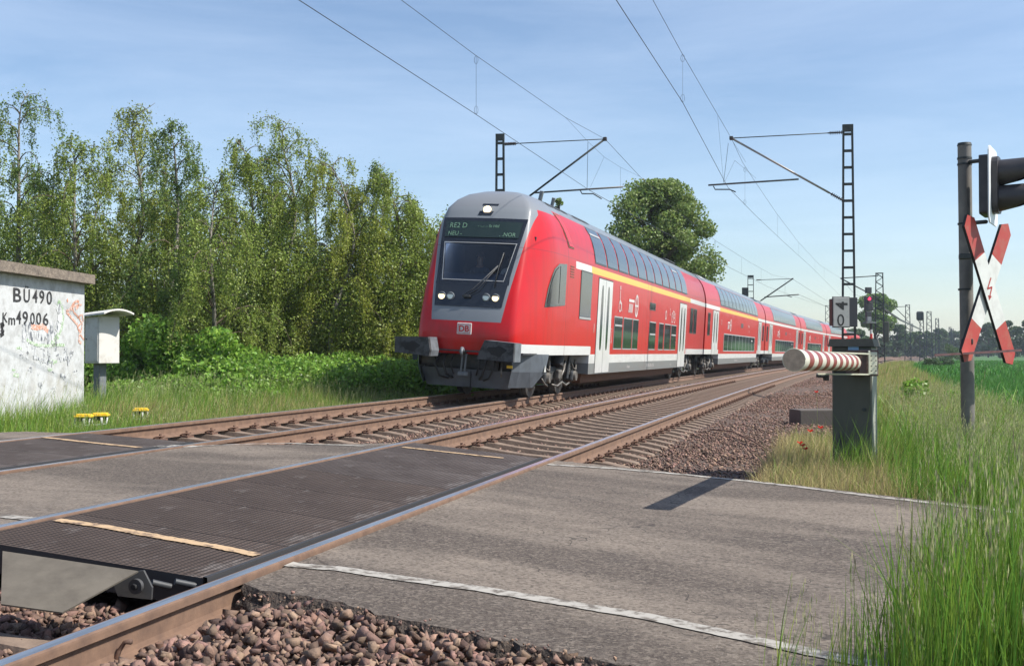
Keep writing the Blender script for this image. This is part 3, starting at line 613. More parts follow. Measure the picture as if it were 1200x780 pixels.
# --- tall clump right in front, beside the near edge of the road
def near_clump():
    r = np.random.default_rng(61); n = 6500; a = r.uniform(.95, 2.35, n); d = r.uniform(2.9, 4.35, n); k = a/d
    keep = (k > .27+.06*r.random(n)) & (r.random(n) < np.interp(k, [.27, .33, .38, .6], [.05, .25, 1, 1])); a, d, k = a[keep], d[keep], k[keep]; x = a*math.cos(YAW)-d*math.sin(YAW); y = a*math.sin(YAW)+d*math.cos(YAW)
    top = np.interp(k, [.25, .30, .34, .38, .46, .6], [.22, .36, .55, .70, .80, .86]); h = np.clip(r.normal(.86, .13, len(a)), .35, 1.12)*(top*.86+.13)
    P = np.stack([x, y, np.full(len(x), -.15)], 1); i = r.random(len(x)); wd = .0065*(.6+.9*r.random(len(x)))
    A = i < .75; blades('tall_grass', P[A], h[A], wd[A], 'blade_green', 62, lean=.16, seg=4, wind=(.03, 0))
    B = ~A; o, tp, dr = blades('tall_grass', P[B], h[B]*1.10, wd[B]*.45, 'blade_mid', 63, lean=.10, seg=4, wind=(.03, 0))
    q = r.random(len(tp)); heads('seed_heads', tp[q < .34], dr[q < .34], r.uniform(.08, .13, int((q < .34).sum())), 'seed_head', 64); heads('seed_heads', tp[q >= .88], dr[q >= .88], r.uniform(.07, .11, int((q >= .88).sum())), 'seed_violet', 65)
    i = r.choice(len(P), 260); blades('dead_stalks', P[i], h[i]*r.uniform(.5, 1.05, 260), np.full(260, .005), 'blade_dry', 68, lean=.45, seg=4); i = r.choice(len(P), 260); blades('broad_leaves', P[i], h[i]*r.uniform(.4, .8, 260), np.full(260, .014), 'blade_green', 69, lean=.6, seg=4)
    n = 90; a = r.uniform(.72, 1.25, n); d = r.uniform(3.3, 4.1, n); keep = (a/d > .215) & (a/d < .32); a, d = a[keep], d[keep]; x = a*math.cos(YAW)-d*math.sin(YAW); y = a*math.sin(YAW)+d*math.cos(YAW)
    P = np.stack([x, y, np.full(len(x), -.16)], 1); h = r.uniform(.25, .50, len(x)); o, tp, dr = blades('tall_grass', P, h, np.full(len(x), .006), 'blade_mid', 66, lean=.12, seg=3); heads('seed_heads', tp[::2], dr[::2], np.full(len(tp[::2]), .09), 'seed_head', 67)
near_clump()
def tuft(px, py, z, n, h, seed, m='blade_green', wd=.009, sp=.06):
    r = np.random.default_rng(seed); p = GZ(px, py, z); P = np.array(p)+r.normal(0, sp, (n, 3))*np.array([1, 1, 0]); blades('grass_tuft', P, r.uniform(.6, 1.15, n)*h, np.full(n, wd), m, seed+1, lean=.4, seg=3)
tuft(994, 566, -.3, 110, .52, 90, 'blade_green', .008, .10); tuft(975, 568, -.3, 90, .34, 92, 'blade_dry', .007, .14); tuft(1014, 566, -.3, 120, .5, 94, 'blade_mid', .007, .12); tuft(1140, 540, -.3, 260, .62, 96, 'blade_green', .009, .3); tuft(1140, 545, -.3, 120, .72, 98, 'blade_mid', .006, .3)
tuft(700, 774, -.2, 14, .07, 71); tuft(1000, 560, -.3, 60, .75, 73, sp=.12); tuft(1150, 585, -.25, 120, .4, 75, sp=.3)
# --- left bank between the far rail and the bushes
def lb(n, s0, s1, u0, u1, hm, hs, wd, m, seed, **k):
    P, s, u, r = region(n, s0, s1, u0, u1, seed, cl=k.get('cl', 0), sg=.25); h = np.maximum(.04, r.normal(hm, hs, len(P))*np.interp(-u, [9, 10, 12], [.45, .8, 1.1])); return blades('grass', P, h, np.full(len(P), wd), m, seed+1, lean=.32)
lb(30000, 11.5, 26, -14.5, -8.75, .30, .10, .012, 'blade_mid', 81, cl=120)
lb(26000, 11.5, 26, -15.5, -8.9, .34, .12, .012, 'blade_green', 83, cl=120)
o, tp, dr = lb(4500, 11.5, 27, -14.5, -9.3, .55, .12, .008, 'blade_mid', 85, cl=50); heads('seed_heads', tp, dr, np.full(len(tp), .10), 'seed_head', 86)
lb(9000, 15, 24, -11.6, -9.0, .34, .1, .012, 'blade_dry', 87, cl=12)
lb(24000, 26, 55, -13, -8.9, .36, .12, .022, 'blade_green', 89, cl=100)
lb(10000, 24, 45, -12, -9.0, .5, .12, .016, 'blade_mid', 91, cl=60)
# ---------------------------------------------------------------- leaves
def leaf_np(C, size, seed, aspect=.6, droop=None):
    r = np.random.default_rng(seed); n = len(C); d = r.normal(size=(n, 3)); 
    if droop is not None: d[:, 2] -= droop
    d /= np.linalg.norm(d, axis=1)[:, None]; e = np.cross(d, r.normal(size=(n, 3))); e /= np.linalg.norm(e, axis=1)[:, None]
    s = size[:, None]; V = np.stack([C-d*s*.5, C+e*s*.5*aspect, C+d*s*.5, C-e*s*.5*aspect], 1); return V.reshape(-1, 3), np.arange(4*n).reshape(-1, 4)
def leaves(C, size, m, parent, seed, name='crown', aspect=.6, droop=None, kind=None):
    C = np.asarray(C); size = np.asarray(size)*np.random.default_rng(seed+5).uniform(.7, 1.3, len(C)); V, F = leaf_np(C, size, seed, aspect, droop); return np_mesh(name, V, F, m, parent, kind=kind)
def birch(base, h, spread, n, seed, label, lsize=.075, top_thin=1.0, group='birches behind the tracks', m='leaf_birch', low=.10, leanx=0.0):
    r = np.random.default_rng(seed); t = thing('birch_tree', label, 'tree', base, group=group)
    nt_ = 14; wob = r.normal(0, .16, (3, 2)); tr = []
    for i in range(nt_+1):
        f = i/nt_; dx = leanx*h*f**2+sum(wob[k, 0]*math.sin((k+1)*f*3.1+k) for k in range(3)); dy = sum(wob[k, 1]*math.sin((k+1)*f*3.1+k) for k in range(3)); arch = max(0, f-.86)
        tr.append(Vector((dx+arch*arch*h*(6 if leanx > 0 else 2.2)*(1 if seed % 2 else -1), dy, h*(f-arch*arch*2.2))))
    tr = [p-tr[0] for p in tr]
    sc_ = h/max(p.z for p in tr); tr = [Vector((p.x, p.y, p.z*sc_)) for p in tr]
    b = MB(); b.tube(tr, [.012*h*(1-i/nt_)**.9+.006 for i in range(nt_+1)], 8); b.build('trunk', 'bark_birch', t)
    lim = MB(); A = []; LS = []; SW = []
    nb = 46
    for i in range(nb):
        f = low+(.97-low)*((i+r.random())/nb)**.85; az = r.uniform(0, 2*math.pi); Lb = spread*(1-f)**.5*r.choice([.55, .8, 1.0, 1.35])*r.uniform(.8, 1.15)+.18; x = f*nt_; k = min(int(x), nt_-1); p = tr[k].lerp(tr[k+1], x-k); el = r.uniform(.75, 1.25); pts = [p.copy()]; d = Vector((math.cos(az)*math.cos(el), math.sin(az)*math.cos(el), math.sin(el))); ns = 8
        for j in range(ns):
            d = (d+Vector((r.normal(0, .12), r.normal(0, .12), -.20-.07*j))).normalized(); pts.append(pts[-1]+d*Lb/ns*1.15)
        lim.tube(pts, [.026*(1-j/(ns+1))*(.4+Lb/spread*.5) for j in range(ns+1)], 4, caps=False)
        nst = int(3+Lb*6)
        for q in range(nst):
            g = (.25+.75*r.random()**.7)*ns; kk = min(int(g), ns-1); a = pts[kk].lerp(pts[kk+1], g-kk)+Vector(r.normal(0, .04+.03*Lb, 3)); ls = r.uniform(.2, .5+.75*(1-f)**.5); sw = (r.normal(0, .10), r.normal(0, .10), -1); A.append(tuple(a)); LS.append(ls); SW.append(sw)
            if q % 2 == 0: lim.tube([a, a+Vector(sw)*ls], .004, 3, caps=False)
    A = np.array(A); LS = np.array(LS); SW = np.array(SW); wgt = LS/LS.sum(); idx = r.choice(len(A), n, p=wgt); tt = r.random(n); P = A[idx]+SW[idx]*(LS[idx]*tt)[:, None]*np.where(r.random(n) < .4, .25, 1)[:, None]+r.normal(0, 1, (n, 3))*np.where(r.random(n) < .45, .10, .035)[:, None]; P[:, 2] = np.maximum(P[:, 2], .15)
    lim.build('branches', 'twig', t); leaves(P, np.full(n, lsize), m, t, seed+1, droop=.6)
    return t
def gp(px, d, z=-.15):
    p = PD(px, 413.65, d); return (p.x, p.y, z)
def htop(py, d, z=-.15): return HC+(413.65-py)*d/FPX-z
BI = [(-60, 60, 31, 2.4, 'tall birch cut by the left edge of the picture behind the white hut', 0), (17, 102, 33, 2.3, 'tallest birch at the left with an arching drooping top behind the white hut', .0),
 (84, 163, 32, 2.0, 'birch with a low rounded drooping top right of the tallest birch', .0), (146, 123, 34, 2.2, 'tall birch whose thin top bends to the right, above the grey cabinet', .03), (207, 148, 33, 1.9, 'dark narrow birch with a pointed hooded top right of the cabinet', 0),
 (245, 205, 31, 2.0, 'lower birch filling the gap right of the pointed dark birch', 0), (288, 160, 34, 1.7, 'slim birch with a sparse spiky tip left of the broad airy birch', .0), (345, 140, 35, 2.5, 'broad airy birch with a see-through top midway between hut and train', 0),
 (398, 185, 34, 2.0, 'birch with feathery tip just right of the broad airy birch', .02), (430, 194, 36, 1.7, 'narrow birch with a dark bent tip, third tree left of the train', 0), (459, 203, 35, 1.8, 'birch with a small upright leafy tip, second tree left of the train', 0), (496, 235, 36, 2.2, 'rounded birch directly beside the front of the train', 0)]
for i, (px, py, d, sp, lb_, ln) in enumerate(BI):
    birch(gp(px, d), htop(py, d), sp*1.15, 27000, 100+i*3, lb_, leanx=ln, lsize=.066, m='leaf_birch_dark' if i in (1, 4, 9) else ('leaf_birch_yellow' if i in (3, 8) else 'leaf_birch'))
BB = [(-20, 190, 40), (55, 215, 41), (118, 200, 42), (180, 215, 40), (232, 232, 42), (318, 215, 41), (372, 228, 42), (415, 238, 41), (478, 252, 42), (520, 250, 43), (270, 240, 39)]
LBB = ['leftmost tree of the back row behind the white hut', 'back row tree between the first two birches above the hut', 'back row tree behind the grey cabinet roof', 'back row tree left of the pointed dark birch', 'back row tree right of the pointed dark birch', 'back row tree left of the broad airy birch', 'back row tree right of the broad airy birch', 'back row tree behind the narrow birch with bent tip', 'back row tree beside the front of the train', 'back row tree mostly hidden by the train nose', 'back row tree behind the slim spiky birch']
for i, (px, py, d) in enumerate(BB):
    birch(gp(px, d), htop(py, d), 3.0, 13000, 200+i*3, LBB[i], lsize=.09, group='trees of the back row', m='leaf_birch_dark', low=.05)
# dense thicket under the trees
def cloud(n, boxes, seed, shell=.45):
    """points concentrated near the surface of random blobs"""
    r = np.random.default_rng(seed); B = np.array(boxes); i = r.integers(0, len(B), n); q = r.normal(size=(n, 3)); q /= np.linalg.norm(q, axis=1)[:, None]; rad = 1-np.abs(r.normal(0, shell*.5, n)); return B[i, :3]+q*B[i, 3:6]*rad[:, None]
bx = []; r = np.random.default_rng(300)
for px in np.arange(-80, 560, 16):
    for k in range(4):
        d = r.uniform(33, 37); p = gp(px+r.uniform(-10, 10), d); bx.append((p[0], p[1], r.uniform(.2, 4.8), r.uniform(.6, 1.1), r.uniform(.6, 1.1), r.uniform(.6, 1.1)))
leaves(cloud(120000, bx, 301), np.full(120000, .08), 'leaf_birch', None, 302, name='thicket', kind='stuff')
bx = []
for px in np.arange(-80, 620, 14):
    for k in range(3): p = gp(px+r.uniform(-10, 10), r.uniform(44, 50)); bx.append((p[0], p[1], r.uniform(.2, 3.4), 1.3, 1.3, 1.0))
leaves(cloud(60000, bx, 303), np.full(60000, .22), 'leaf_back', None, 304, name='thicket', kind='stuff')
# bushes
def bush(px, d, w_, h, n, seed, label, m='leaf_bush', ls=.13, group='bushes in front of the birches', cat='bush', name='bush'):
    p = gp(px, d); t = thing(name, label, cat, p, group=group); r = np.random.default_rng(seed); bl = []; st = MB()
    for i in range(16):
        a = r.uniform(0, 6.28); q = math.sqrt(r.random()); x, y = math.cos(a)*q*w_/2, math.sin(a)*q*w_/2*.8; z = r.uniform(.15, 1)*h*math.sqrt(max(.1, 1-q*q*.8)); rr = r.uniform(.18, .34)*min(h, 1.6)
        bl.append((x, y, z-rr*.5, rr*1.25, rr*1.25, rr)); st.tube([(x*.2, y*.2, -.05), (x*.6, y*.6, z*.5), (x, y, z)], [.02, .014, .006], 4)
    st.build('stems', 'twig', t); C = cloud(n, bl, seed+1, .5); C[:, 2] = np.maximum(C[:, 2], .03); leaves(C, np.full(n, ls), m, t, seed+2, name='foliage', aspect=.62, droop=.2); return t
BU = [(150, 30.5, 2.0, 2.0, 'bright green bush behind the grey cabinet'), (188, 30, 2.2, 2.35, 'tallest bright green bush right of the cabinet'), (228, 29.5, 2.3, 2.15, 'bright green bush right of the tallest bush'), (268, 29, 2.2, 1.75, 'bright leafy bush with pale leaves in the middle of the bush row'), (305, 30, 2.0, 1.65, 'rounded bush at the right end of the tall bush row'), (262, 25.5, 1.7, .95, 'low dark bush nearest to the far rail'), (110, 31, 1.8, 1.7, 'bush between the white hut and the cabinet post'), (60, 31, 2.5, 1.8, 'bush hidden behind the white hut')]
for i, (px, d, w_, h, lb_) in enumerate(BU): bush(px, d, w_, h, 7000, 400+i*5, lb_)
bx = []; r = np.random.default_rng(310)
for px in np.arange(272, 560, 4):
    for k in range(3): d = r.uniform(26.5, 32); p = gp(px+r.uniform(-8, 8), d); bx.append((p[0], p[1], r.uniform(.1, .55+.25*(d-26)/6), .45, .45, .4))
leaves(cloud(52000, bx, 311), np.full(52000, .10), 'leaf_bush', None, 312, name='nettles', kind='stuff')
bx = []
for px in np.arange(120, 330, 9):
    p = gp(px+r.uniform(-8, 8), r.uniform(24, 28)); bx.append((p[0], p[1], r.uniform(.0, .3), .4, .4, .3))
leaves(cloud(9000, bx, 313), np.full(9000, .09), 'leaf_bush', None, 314, name='nettles', kind='stuff')
# tree behind the train
def round_tree(px, d, topy, wpx, n, seed, label, m='leaf_tree', ls=.18, group=None, trunk_frac=.25, blobs=34, zb=-.2, squash=1.0, rk=1.0):
    p = gp(px, d, zb); h = htop(topy, d, zb); wd = wpx*d/FPX; t = thing('tree', label, 'tree', p, group=group); r = np.random.default_rng(seed); bl = []; lim = MB()
    lim.tube([(0, 0, 0), (r.normal(0, .1), 0, h*.3), (r.normal(0, .2), r.normal(0, .2), h*.6), (0, 0, h*.88)], [.028*h, .022*h, .014*h, .004*h], 7)
    for i in range(blobs):
        z = trunk_frac*h+(h*(1-trunk_frac))*r.random()**.8; f = (z/h-trunk_frac)/(1-trunk_frac); rad = wd/2*math.sqrt(max(.05, 1-(2*f*squash-.85)**2*.75)); a = r.uniform(0, 6.28); q = rad*math.sqrt(r.random())*.9; rr = wd*r.uniform(.10, .19)*rk; z = min(z, h-rr*.8)
        bl.append((math.cos(a)*q, math.sin(a)*q, z, rr, rr, rr*.8)); lim.tube([(0, 0, max(.15*h, z-.18*h)), (math.cos(a)*q*.5, math.sin(a)*q*.5, z-.06*h), (math.cos(a)*q, math.sin(a)*q, z)], [.010*h, .006*h, .002*h], 4)
    bl.append((0, 0, h-wd*.1, wd*.11, wd*.11, wd*.1)); lim.build('trunk', 'bark_dark', t); leaves(cloud(n, bl, seed+1, .55), np.full(n, ls), m, t, seed+2); return t
round_tree(771, 66, 209, 146, 56000, 507, 'broad leafy tree rising behind the roof of the first coach', group=None, blobs=150, trunk_frac=.10, rk=.78)
round_tree(655, 75, 232, 26, 700, 505, 'small sprig of a treetop showing above the roof of the cab car', ls=.2, blobs=10)
# big open-crowned tree behind the light signal and the woods along the curve
round_tree(1026, 215, 344, 44, 9000, 511, 'tall open crowned bright green tree behind the light signal', m='leaf_bright', ls=.5, trunk_frac=.45)
round_tree(1003, 230, 385, 30, 4000, 514, 'low dull tree just left of the light signal tree', m='leaf_far', ls=.5)
FT = [(1052, 380, 36, 300), (1078, 388, 34, 330), (1100, 385, 30, 380), (1118, 388, 30, 420), (1012, 392, 26, 280), (1034, 396, 22, 290), (1066, 395, 30, 350), (1138, 390, 30, 420), (1158, 378, 34, 330), (1180, 376, 36, 310), (1204, 375, 40, 300), (1232, 372, 40, 300), (1090, 393, 24, 450), (1108, 396, 24, 480)]
LF = ['dark rounded tree left of the second lattice mast', 'tree between the far lattice masts', 'tree just left of the vanishing masts', 'tree behind the end of the railway line', 'low tree right behind the train tail', 'low bush-like tree at the foot of the light signal tree', 'pale distant tree beyond the second lattice mast', 'tree behind the leg of the crossbuck post', 'dark tree right behind the crossbuck', 'dark tree near the right edge behind the crossbuck', 'tree cut by the right edge of the picture', 'tree just outside the right edge', 'small hazy tree at the end of the line', 'small hazy tree right of the end of the line']
for i, (px, py, wp, d) in enumerate(FT): round_tree(px, d, py, wp, 2600, 520+i*4, LF[i], m='leaf_far', ls=.0026*d, group='far trees along the horizon', trunk_frac=.05, blobs=22)
bx = []
r = np.random.default_rng(320)
for px in np.arange(985, 1290, 4): d = r.uniform(400, 520); p = gp(px+r.uniform(-3, 3), d); bx.append((p[0], p[1], r.uniform(1, htop(397+r.uniform(-3, 6), d)-2), 4, 4, 2.4))
leaves(cloud(22000, bx, 321), np.full(22000, 1.1), 'leaf_far', None, 322, name='distant_wood', kind='stuff')
# dark shrubs beside the line, far right of the tracks and a leafy weed in the grass
for i, (px, d, w_, h, lb_) in enumerate([(1112, 150, 4.2, 2.6, 'dark round shrub at the foot of the far masts'), (1096, 110, 3.0, 1.0, 'low dark shrub on the grass strip left of the round shrub'), (1086, 22, 1.2, .72, 'bright leafy weed in the grass left of the crossbuck post')]):
    bush(px, d, w_, h, 2500 if i < 2 else 4200, 600+i*5, lb_, m='leaf_far' if i < 2 else 'leaf_bush', ls=.16 if i < 2 else .085, group='single shrubs in the grass')
# poppies
for i, (px, py, dd) in enumerate([(941, 523, 13.0), (938, 520, 13.4), (950, 506, 13.6), (957, 460, 19), (944, 527, 12.8), (962, 502, 14)]):
    p = PD(px, py, dd); t = thing('poppy', ['red poppy nearest the road below the boom', 'red poppy left of its twin below the boom', 'red poppy just above the pair below the boom', 'far red poppy by the concrete block', 'lowest red poppy in the dry grass', 'red poppy next to the barrier housing'][i], 'flower', (p.x, p.y, -.32), group='poppies in the dry grass')
    hh = p.z+.32; MB().tube([(0, 0, 0), (.01, .01, hh*.6), (0, 0, hh)], .003, 4).build('stem', 'blade_mid', t); b = MB()
    for k in range(5): a = k*1.257; b.poly([(0, 0, hh), (math.cos(a-.6)*.035, math.sin(a-.6)*.035, hh+.02), (math.cos(a)*.045, math.sin(a)*.045, hh+.035), (math.cos(a+.6)*.035, math.sin(a+.6)*.035, hh+.02)], [(0, 1, 2, 3)])
    b.build('petals', 'poppy_red', t, fix=False)
# ---------------------------------------------------------------- train
WZ = [.2, 3.05, 3.3, 3.55, 3.8, 4.0, 4.2, 4.35, 4.48, 4.57, 4.61, 4.63]
WW = [1.39, 1.39, 1.375, 1.335, 1.265, 1.175, 1.04, .90, .72, .50, .30, .0]
def wf(z): return float(np.interp(z, WZ, WW))
def m_body(name, L_, cabcar, yel):
    m = mat(name, (.6, .02, .015), .34, coat=.2); b = NB(m); n = b.n; P = n['Principled BSDF']; tc = n.new('ShaderNodeTexCoord'); sp = n.new('ShaderNodeSeparateXYZ'); b.l.new(tc.outputs['Object'], sp.inputs[0]); x, y, z = sp.outputs
    P.inputs['Specular IOR Level'].default_value = .35; red, wht, gry, roof = (.50, .004, .006), (.62, .62, .60), (.20, .21, .21), (.215, .23, .245)
    d1 = b.noise(tc.outputs['Object'], 1.2, 5, .65, (1, .4, 2.2)); d2 = b.noise(tc.outputs['Object'], 9, 5, .7, (1, .25, 1))
    c = b.mix(b.m('MULTIPLY', b.ramp(d1, .40, .68), .22), red, (.40, .008, .008))
    if cabcar: mid = b.m('MULTIPLY', b.m('GREATER_THAN', y, 5.7), b.m('LESS_THAN', y, 22.1))
    else: mid = b.m('MULTIPLY', b.m('GREATER_THAN', y, 4.6), b.m('LESS_THAN', y, L_-4.6))
    thr = b.m('SUBTRACT', 1.20, b.m('MULTIPLY', mid, .20))
    if cabcar: thr = b.m('MULTIPLY', thr, b.m('GREATER_THAN', y, .36))
    st_ = b.noise(tc.outputs['Object'], 5, 5, .7, (1, 1, .07)); c = b.mix(b.m('MULTIPLY', b.ramp(st_, .46, .70), .40), c, (.25, .025, .02))
    c = b.mix(b.m('LESS_THAN', z, thr), c, wht)
    c = b.mix(b.m('LESS_THAN', z, .77), c, gry)
    st = b.m('MULTIPLY', b.m('GREATER_THAN', z, 3.03), b.m('LESS_THAN', z, 3.20)); st = b.m('MULTIPLY', st, b.m('GREATER_THAN', y, 3.75 if cabcar else -1))
    c = b.mix(st, c, wht)
    if yel: c = b.mix(b.m('MULTIPLY', st, b.m('MULTIPLY', b.m('GREATER_THAN', y, yel[0]), b.m('LESS_THAN', y, yel[1]))), c, (.72, .44, .05))
    c = b.mix(b.m('GREATER_THAN', z, 4.24), c, b.mix(b.ramp(d2, .4, .7), roof, (.15, .16, .165)))
    if cabcar:   # grey mask round the windscreen, plus the grey cap over the nose
        wlim = b.m('ADD', .775, b.m('MULTIPLY', b.m('SUBTRACT', z, 1.7), .125)); ax = b.m('ABSOLUTE', x)
        yf = b.m('ADD', .26, b.m('MULTIPLY', b.m('MAXIMUM', b.m('SUBTRACT', z, 1.5), 0), .45))
        k = b.m('MULTIPLY', b.m('MULTIPLY', b.m('GREATER_THAN', z, 1.62), b.m('LESS_THAN', ax, wlim)), b.m('LESS_THAN', y, yf))
        c = b.mix(k, c, (.205, .22, .235))
        cap = b.m('MULTIPLY', b.m('GREATER_THAN', z, 4.12), b.m('LESS_THAN', y, 2.6)); c = b.mix(cap, c, (.20, .21, .225))
    grime = b.m('MULTIPLY', b.ramp(z, 1.3, .5), b.m('MULTIPLY', b.ramp(d2, .42, .7), .45)); c = b.mix(grime, c, (.20, .17, .15))
    for ys in ((3.02, 13.35, 22.35) if cabcar else (4.55, 22.1)): c = b.mix(b.m('MULTIPLY', b.m('LESS_THAN', b.m('ABSOLUTE', b.m('SUBTRACT', y, ys)), .012), b.m('LESS_THAN', z, 4.2)), c, (.12, .015, .012))
    c = b.mix(b.m('MULTIPLY', b.m('LESS_THAN', b.m('ABSOLUTE', b.m('SUBTRACT', z, 3.235)), .008), .6), c, (.2, .02, .02))
    b.l.new(c, P.inputs['Base Color']); wv = b.noise(tc.outputs['Object'], 1.6, 2, .5, (1, .6, 1.2)); b.l.new(b.bump(wv, .12, .02), P.inputs['Normal']); b.l.new(b.bump(wv, .5, .03), P.inputs['Coat Normal'])
m_body('body_cab_car', 27.3, True, (5.4, 22.8)); m_body('body_first_class', 26.6, False, (4.6, 22.0)); m_body('body_coach', 26.6, False, None)
def bogie(parent, y0, detail=True):
    g = MB()
    for sx in (-1, 1):
        g.bbox((sx*1.0, y0, .62), (.16, 3.3, .16), r=.03); g.bbox((sx*1.0, y0, .50), (.14, 1.3, .22), r=.03)
        for dy in (-1.25, 1.25): g.bbox((sx*1.08, y0+dy, .46), (.26, .34, .26), r=.05)
    g.box((0, y0, .6), (1.9, .5, .25)); fr = g.build('bogie', 'train_dark', parent)
    for dy in (-1.25, 1.25):
        w_ = MB()
        for sx in (-1, 1):
            w_.cyl((sx*.70, y0+dy, .46), (sx*.82, y0+dy, .46), .46, n=28); w_.cyl((sx*.67, y0+dy, .46), (sx*.70, y0+dy, .46), .49, n=28); w_.cyl((sx*.82, y0+dy, .46), (sx*.86, y0+dy, .46), .34, .25, n=20)
        w_.cyl((-.8, y0+dy, .46), (.8, y0+dy, .46), .09); w_.build('wheelset', 'wheel_steel', fr)
    if detail:
        s_ = MB()
        for dy in (-1.25, 1.25):
            s_.cyl((1.2, y0+dy, .46), (1.27, y0+dy, .46), .13, .11, n=16); s_.tube([(1.16, y0+dy-.25, .84), (1.2, y0+dy-.12, .66), (1.2, y0+dy+.15, .62), (1.16, y0+dy+.3, .82)], .022); s_.cyl((1.14, y0+dy+.3, .40), (1.16, y0+dy+.22, .86), .035)
            for q in range(5): s_.tube([(1.12+.07*math.cos(a), y0+dy-.42+.07*math.sin(a), .52+.06*q+.008*a) for a in np.linspace(0, 6.28, 9)], .014, 5)
        s_.tube([(1.18, y0-.75, .30), (1.22, y0-.4, .26), (1.2, y0+.1, .34), (1.22, y0+.4, .26), (1.17, y0+.9, .30)], .024); s_.tube([(1.2, y0-.2, .36), (1.24, y0+.05, .62), (1.2, y0+.3, .82)], .03); s_.bbox((1.17, y0-.1, .52), (.10, .30, .22), r=.03); s_.tube([(1.2, y0-1.7, .45), (1.22, y0-1.5, .33), (1.2, y0-1.2, .28)], .02)
        s_.build('springs_and_rods', 'metal_light', fr); a_ = MB(); a_.cyl((1.1, y0-.12, .72), (1.1, y0+.0, 1.0), .16, n=16); a_.build('air_spring', 'rubber_black', fr); a_ = MB(); a_.cyl((1.18, y0+.62, .42), (1.2, y0+.7, .95), .04); a_.build('damper', 'train_dark', fr)
def skin_panel(y0, y1, z0, z1, off, side=1, nz=5, lean0=0.0, lean1=0.0, ny=2):
    """curved quad strip following the body side, off metres proud of it"""
    b = MB(); Q = []
    for i in range(ny):
        for j in range(nz):
            z = z0+(z1-z0)*j/(nz-1); k = j/(nz-1); ya = y0+lean0*k; yb = y1+lean1*k; y = ya+(yb-ya)*i/(ny-1)
            e = .02; dw = (wf(z+e)-wf(z-e))/(2*e); nx_, nz_ = 1, -dw; l = math.hypot(nx_, nz_); Q.append((side*(wf(z)+off*nx_/l), y, z+off*nz_/l))
    b.smooth = True; b.grid(Q, ny, nz); return b
def window(parent, y0, y1, z0, z1, upper=False, light=False, name='window', slit=None):
    f = skin_panel(y0-.035, y1+.035, z0-.035, z1+.035, .006, nz=7 if upper else 2).build(name, 'frame_light' if light else 'window_frame', parent, fix=False)
    skin_panel(y0, y1, z0, z1, .012, nz=7 if upper else 2).build('pane', 'upper_glass' if upper else 'train_glass', f, fix=False)
    if slit: skin_panel(y0+.05, y1-.05, slit, slit+.05, .016, nz=2).build('vent_bar', 'frame_light', f, fix=False)
    return f
def door(parent, y0, y1, z0, z1, name='door'):
    m_ = (y0+y1)/2; fr = skin_panel(y0-.03, y1+.03, z0-.03, z1+.03, .004, nz=2).build(name, 'door_seam', parent, fix=False)
    for a, c in ((y0, m_-.012), (m_+.012, y1)):
        lf = skin_panel(a, c, z0, z1, .010, nz=2).build('door_leaf', 'train_white', fr, fix=False)
        # tall oval window
        b = MB(); cy = (a+c)/2+(.06 if a == y0 else -.06); hw = min(.13, (c-a)*.26); zc = (z0+z1)/2+.22; hh = (z1-z0)*.35; pts = []
        for q in range(24):
            t = 2*math.pi*q/24; ct, st = math.cos(t), math.sin(t); pts.append((1.404, cy+hw*math.copysign(abs(ct)**.55, ct), zc+hh*math.copysign(abs(st)**.75, st)))
        b.poly(pts, [tuple(range(24))]); b.build('door_window', 'train_black_gloss', fr, fix=False)
def slab_marks(parent, items, m='train_mark'):
    """lettering on the body side: (text, size, y, z)"""
    for txt, sz, y, z, rot in items:
        fn = (lambda a, c: (1.3975, y+a, z+c)) if not rot else (lambda a, c: (1.3975, y-c, z+a))
        text_mb(txt, sz, fn).build('lettering', m, parent, fix=False)
def emblem(parent, y, z, s=1.0):
    b = MB(); X = 1.398
    for k in range(4): b.poly([(X, y+.16*k*s, z-.26*s), (X, y+.16*k*s+.09*s, z-.26*s), (X, y+.16*k*s+.16*s, z+.0), (X, y+.16*k*s+.07*s, z)], [(0, 1, 2, 3)])
    b.poly([(X, y-.02, z+.05*s), (X, y+.82*s, z+.05*s), (X, y+.82*s, z+.13*s), (X, y+.02, z+.13*s)], [(0, 1, 2, 3)])
    def ringp(cy, cz, ry, rz, w_):
        n_ = 24; P_ = []
        for i in range(n_): a = 2*math.pi*i/n_; P_ += [(X, cy+ry*math.cos(a), cz+rz*math.sin(a)), (X, cy+(ry-w_)*math.cos(a), cz+(rz-w_)*math.sin(a))]
        b.poly(P_, [(2*i, 2*((i+1) % n_), 2*((i+1) % n_)+1, 2*i+1) for i in range(n_)])
    cy = y+1.22*s; ringp(cy, z-.03, .27*s, .34*s, .07*s); b.poly([(X, cy-.22*s, z-.06), (X, cy+.22*s, z-.06), (X, cy+.22*s, z), (X, cy-.22*s, z)], [(0, 1, 2, 3)]); b.poly([(X, cy-.03*s, z-.34*s), (X, cy+.03*s, z-.34*s), (X, cy+.03*s, z+.28*s), (X, cy-.03*s, z+.28*s)], [(0, 1, 2, 3)])
    b.build('emblem', 'train_mark', parent, fix=False)
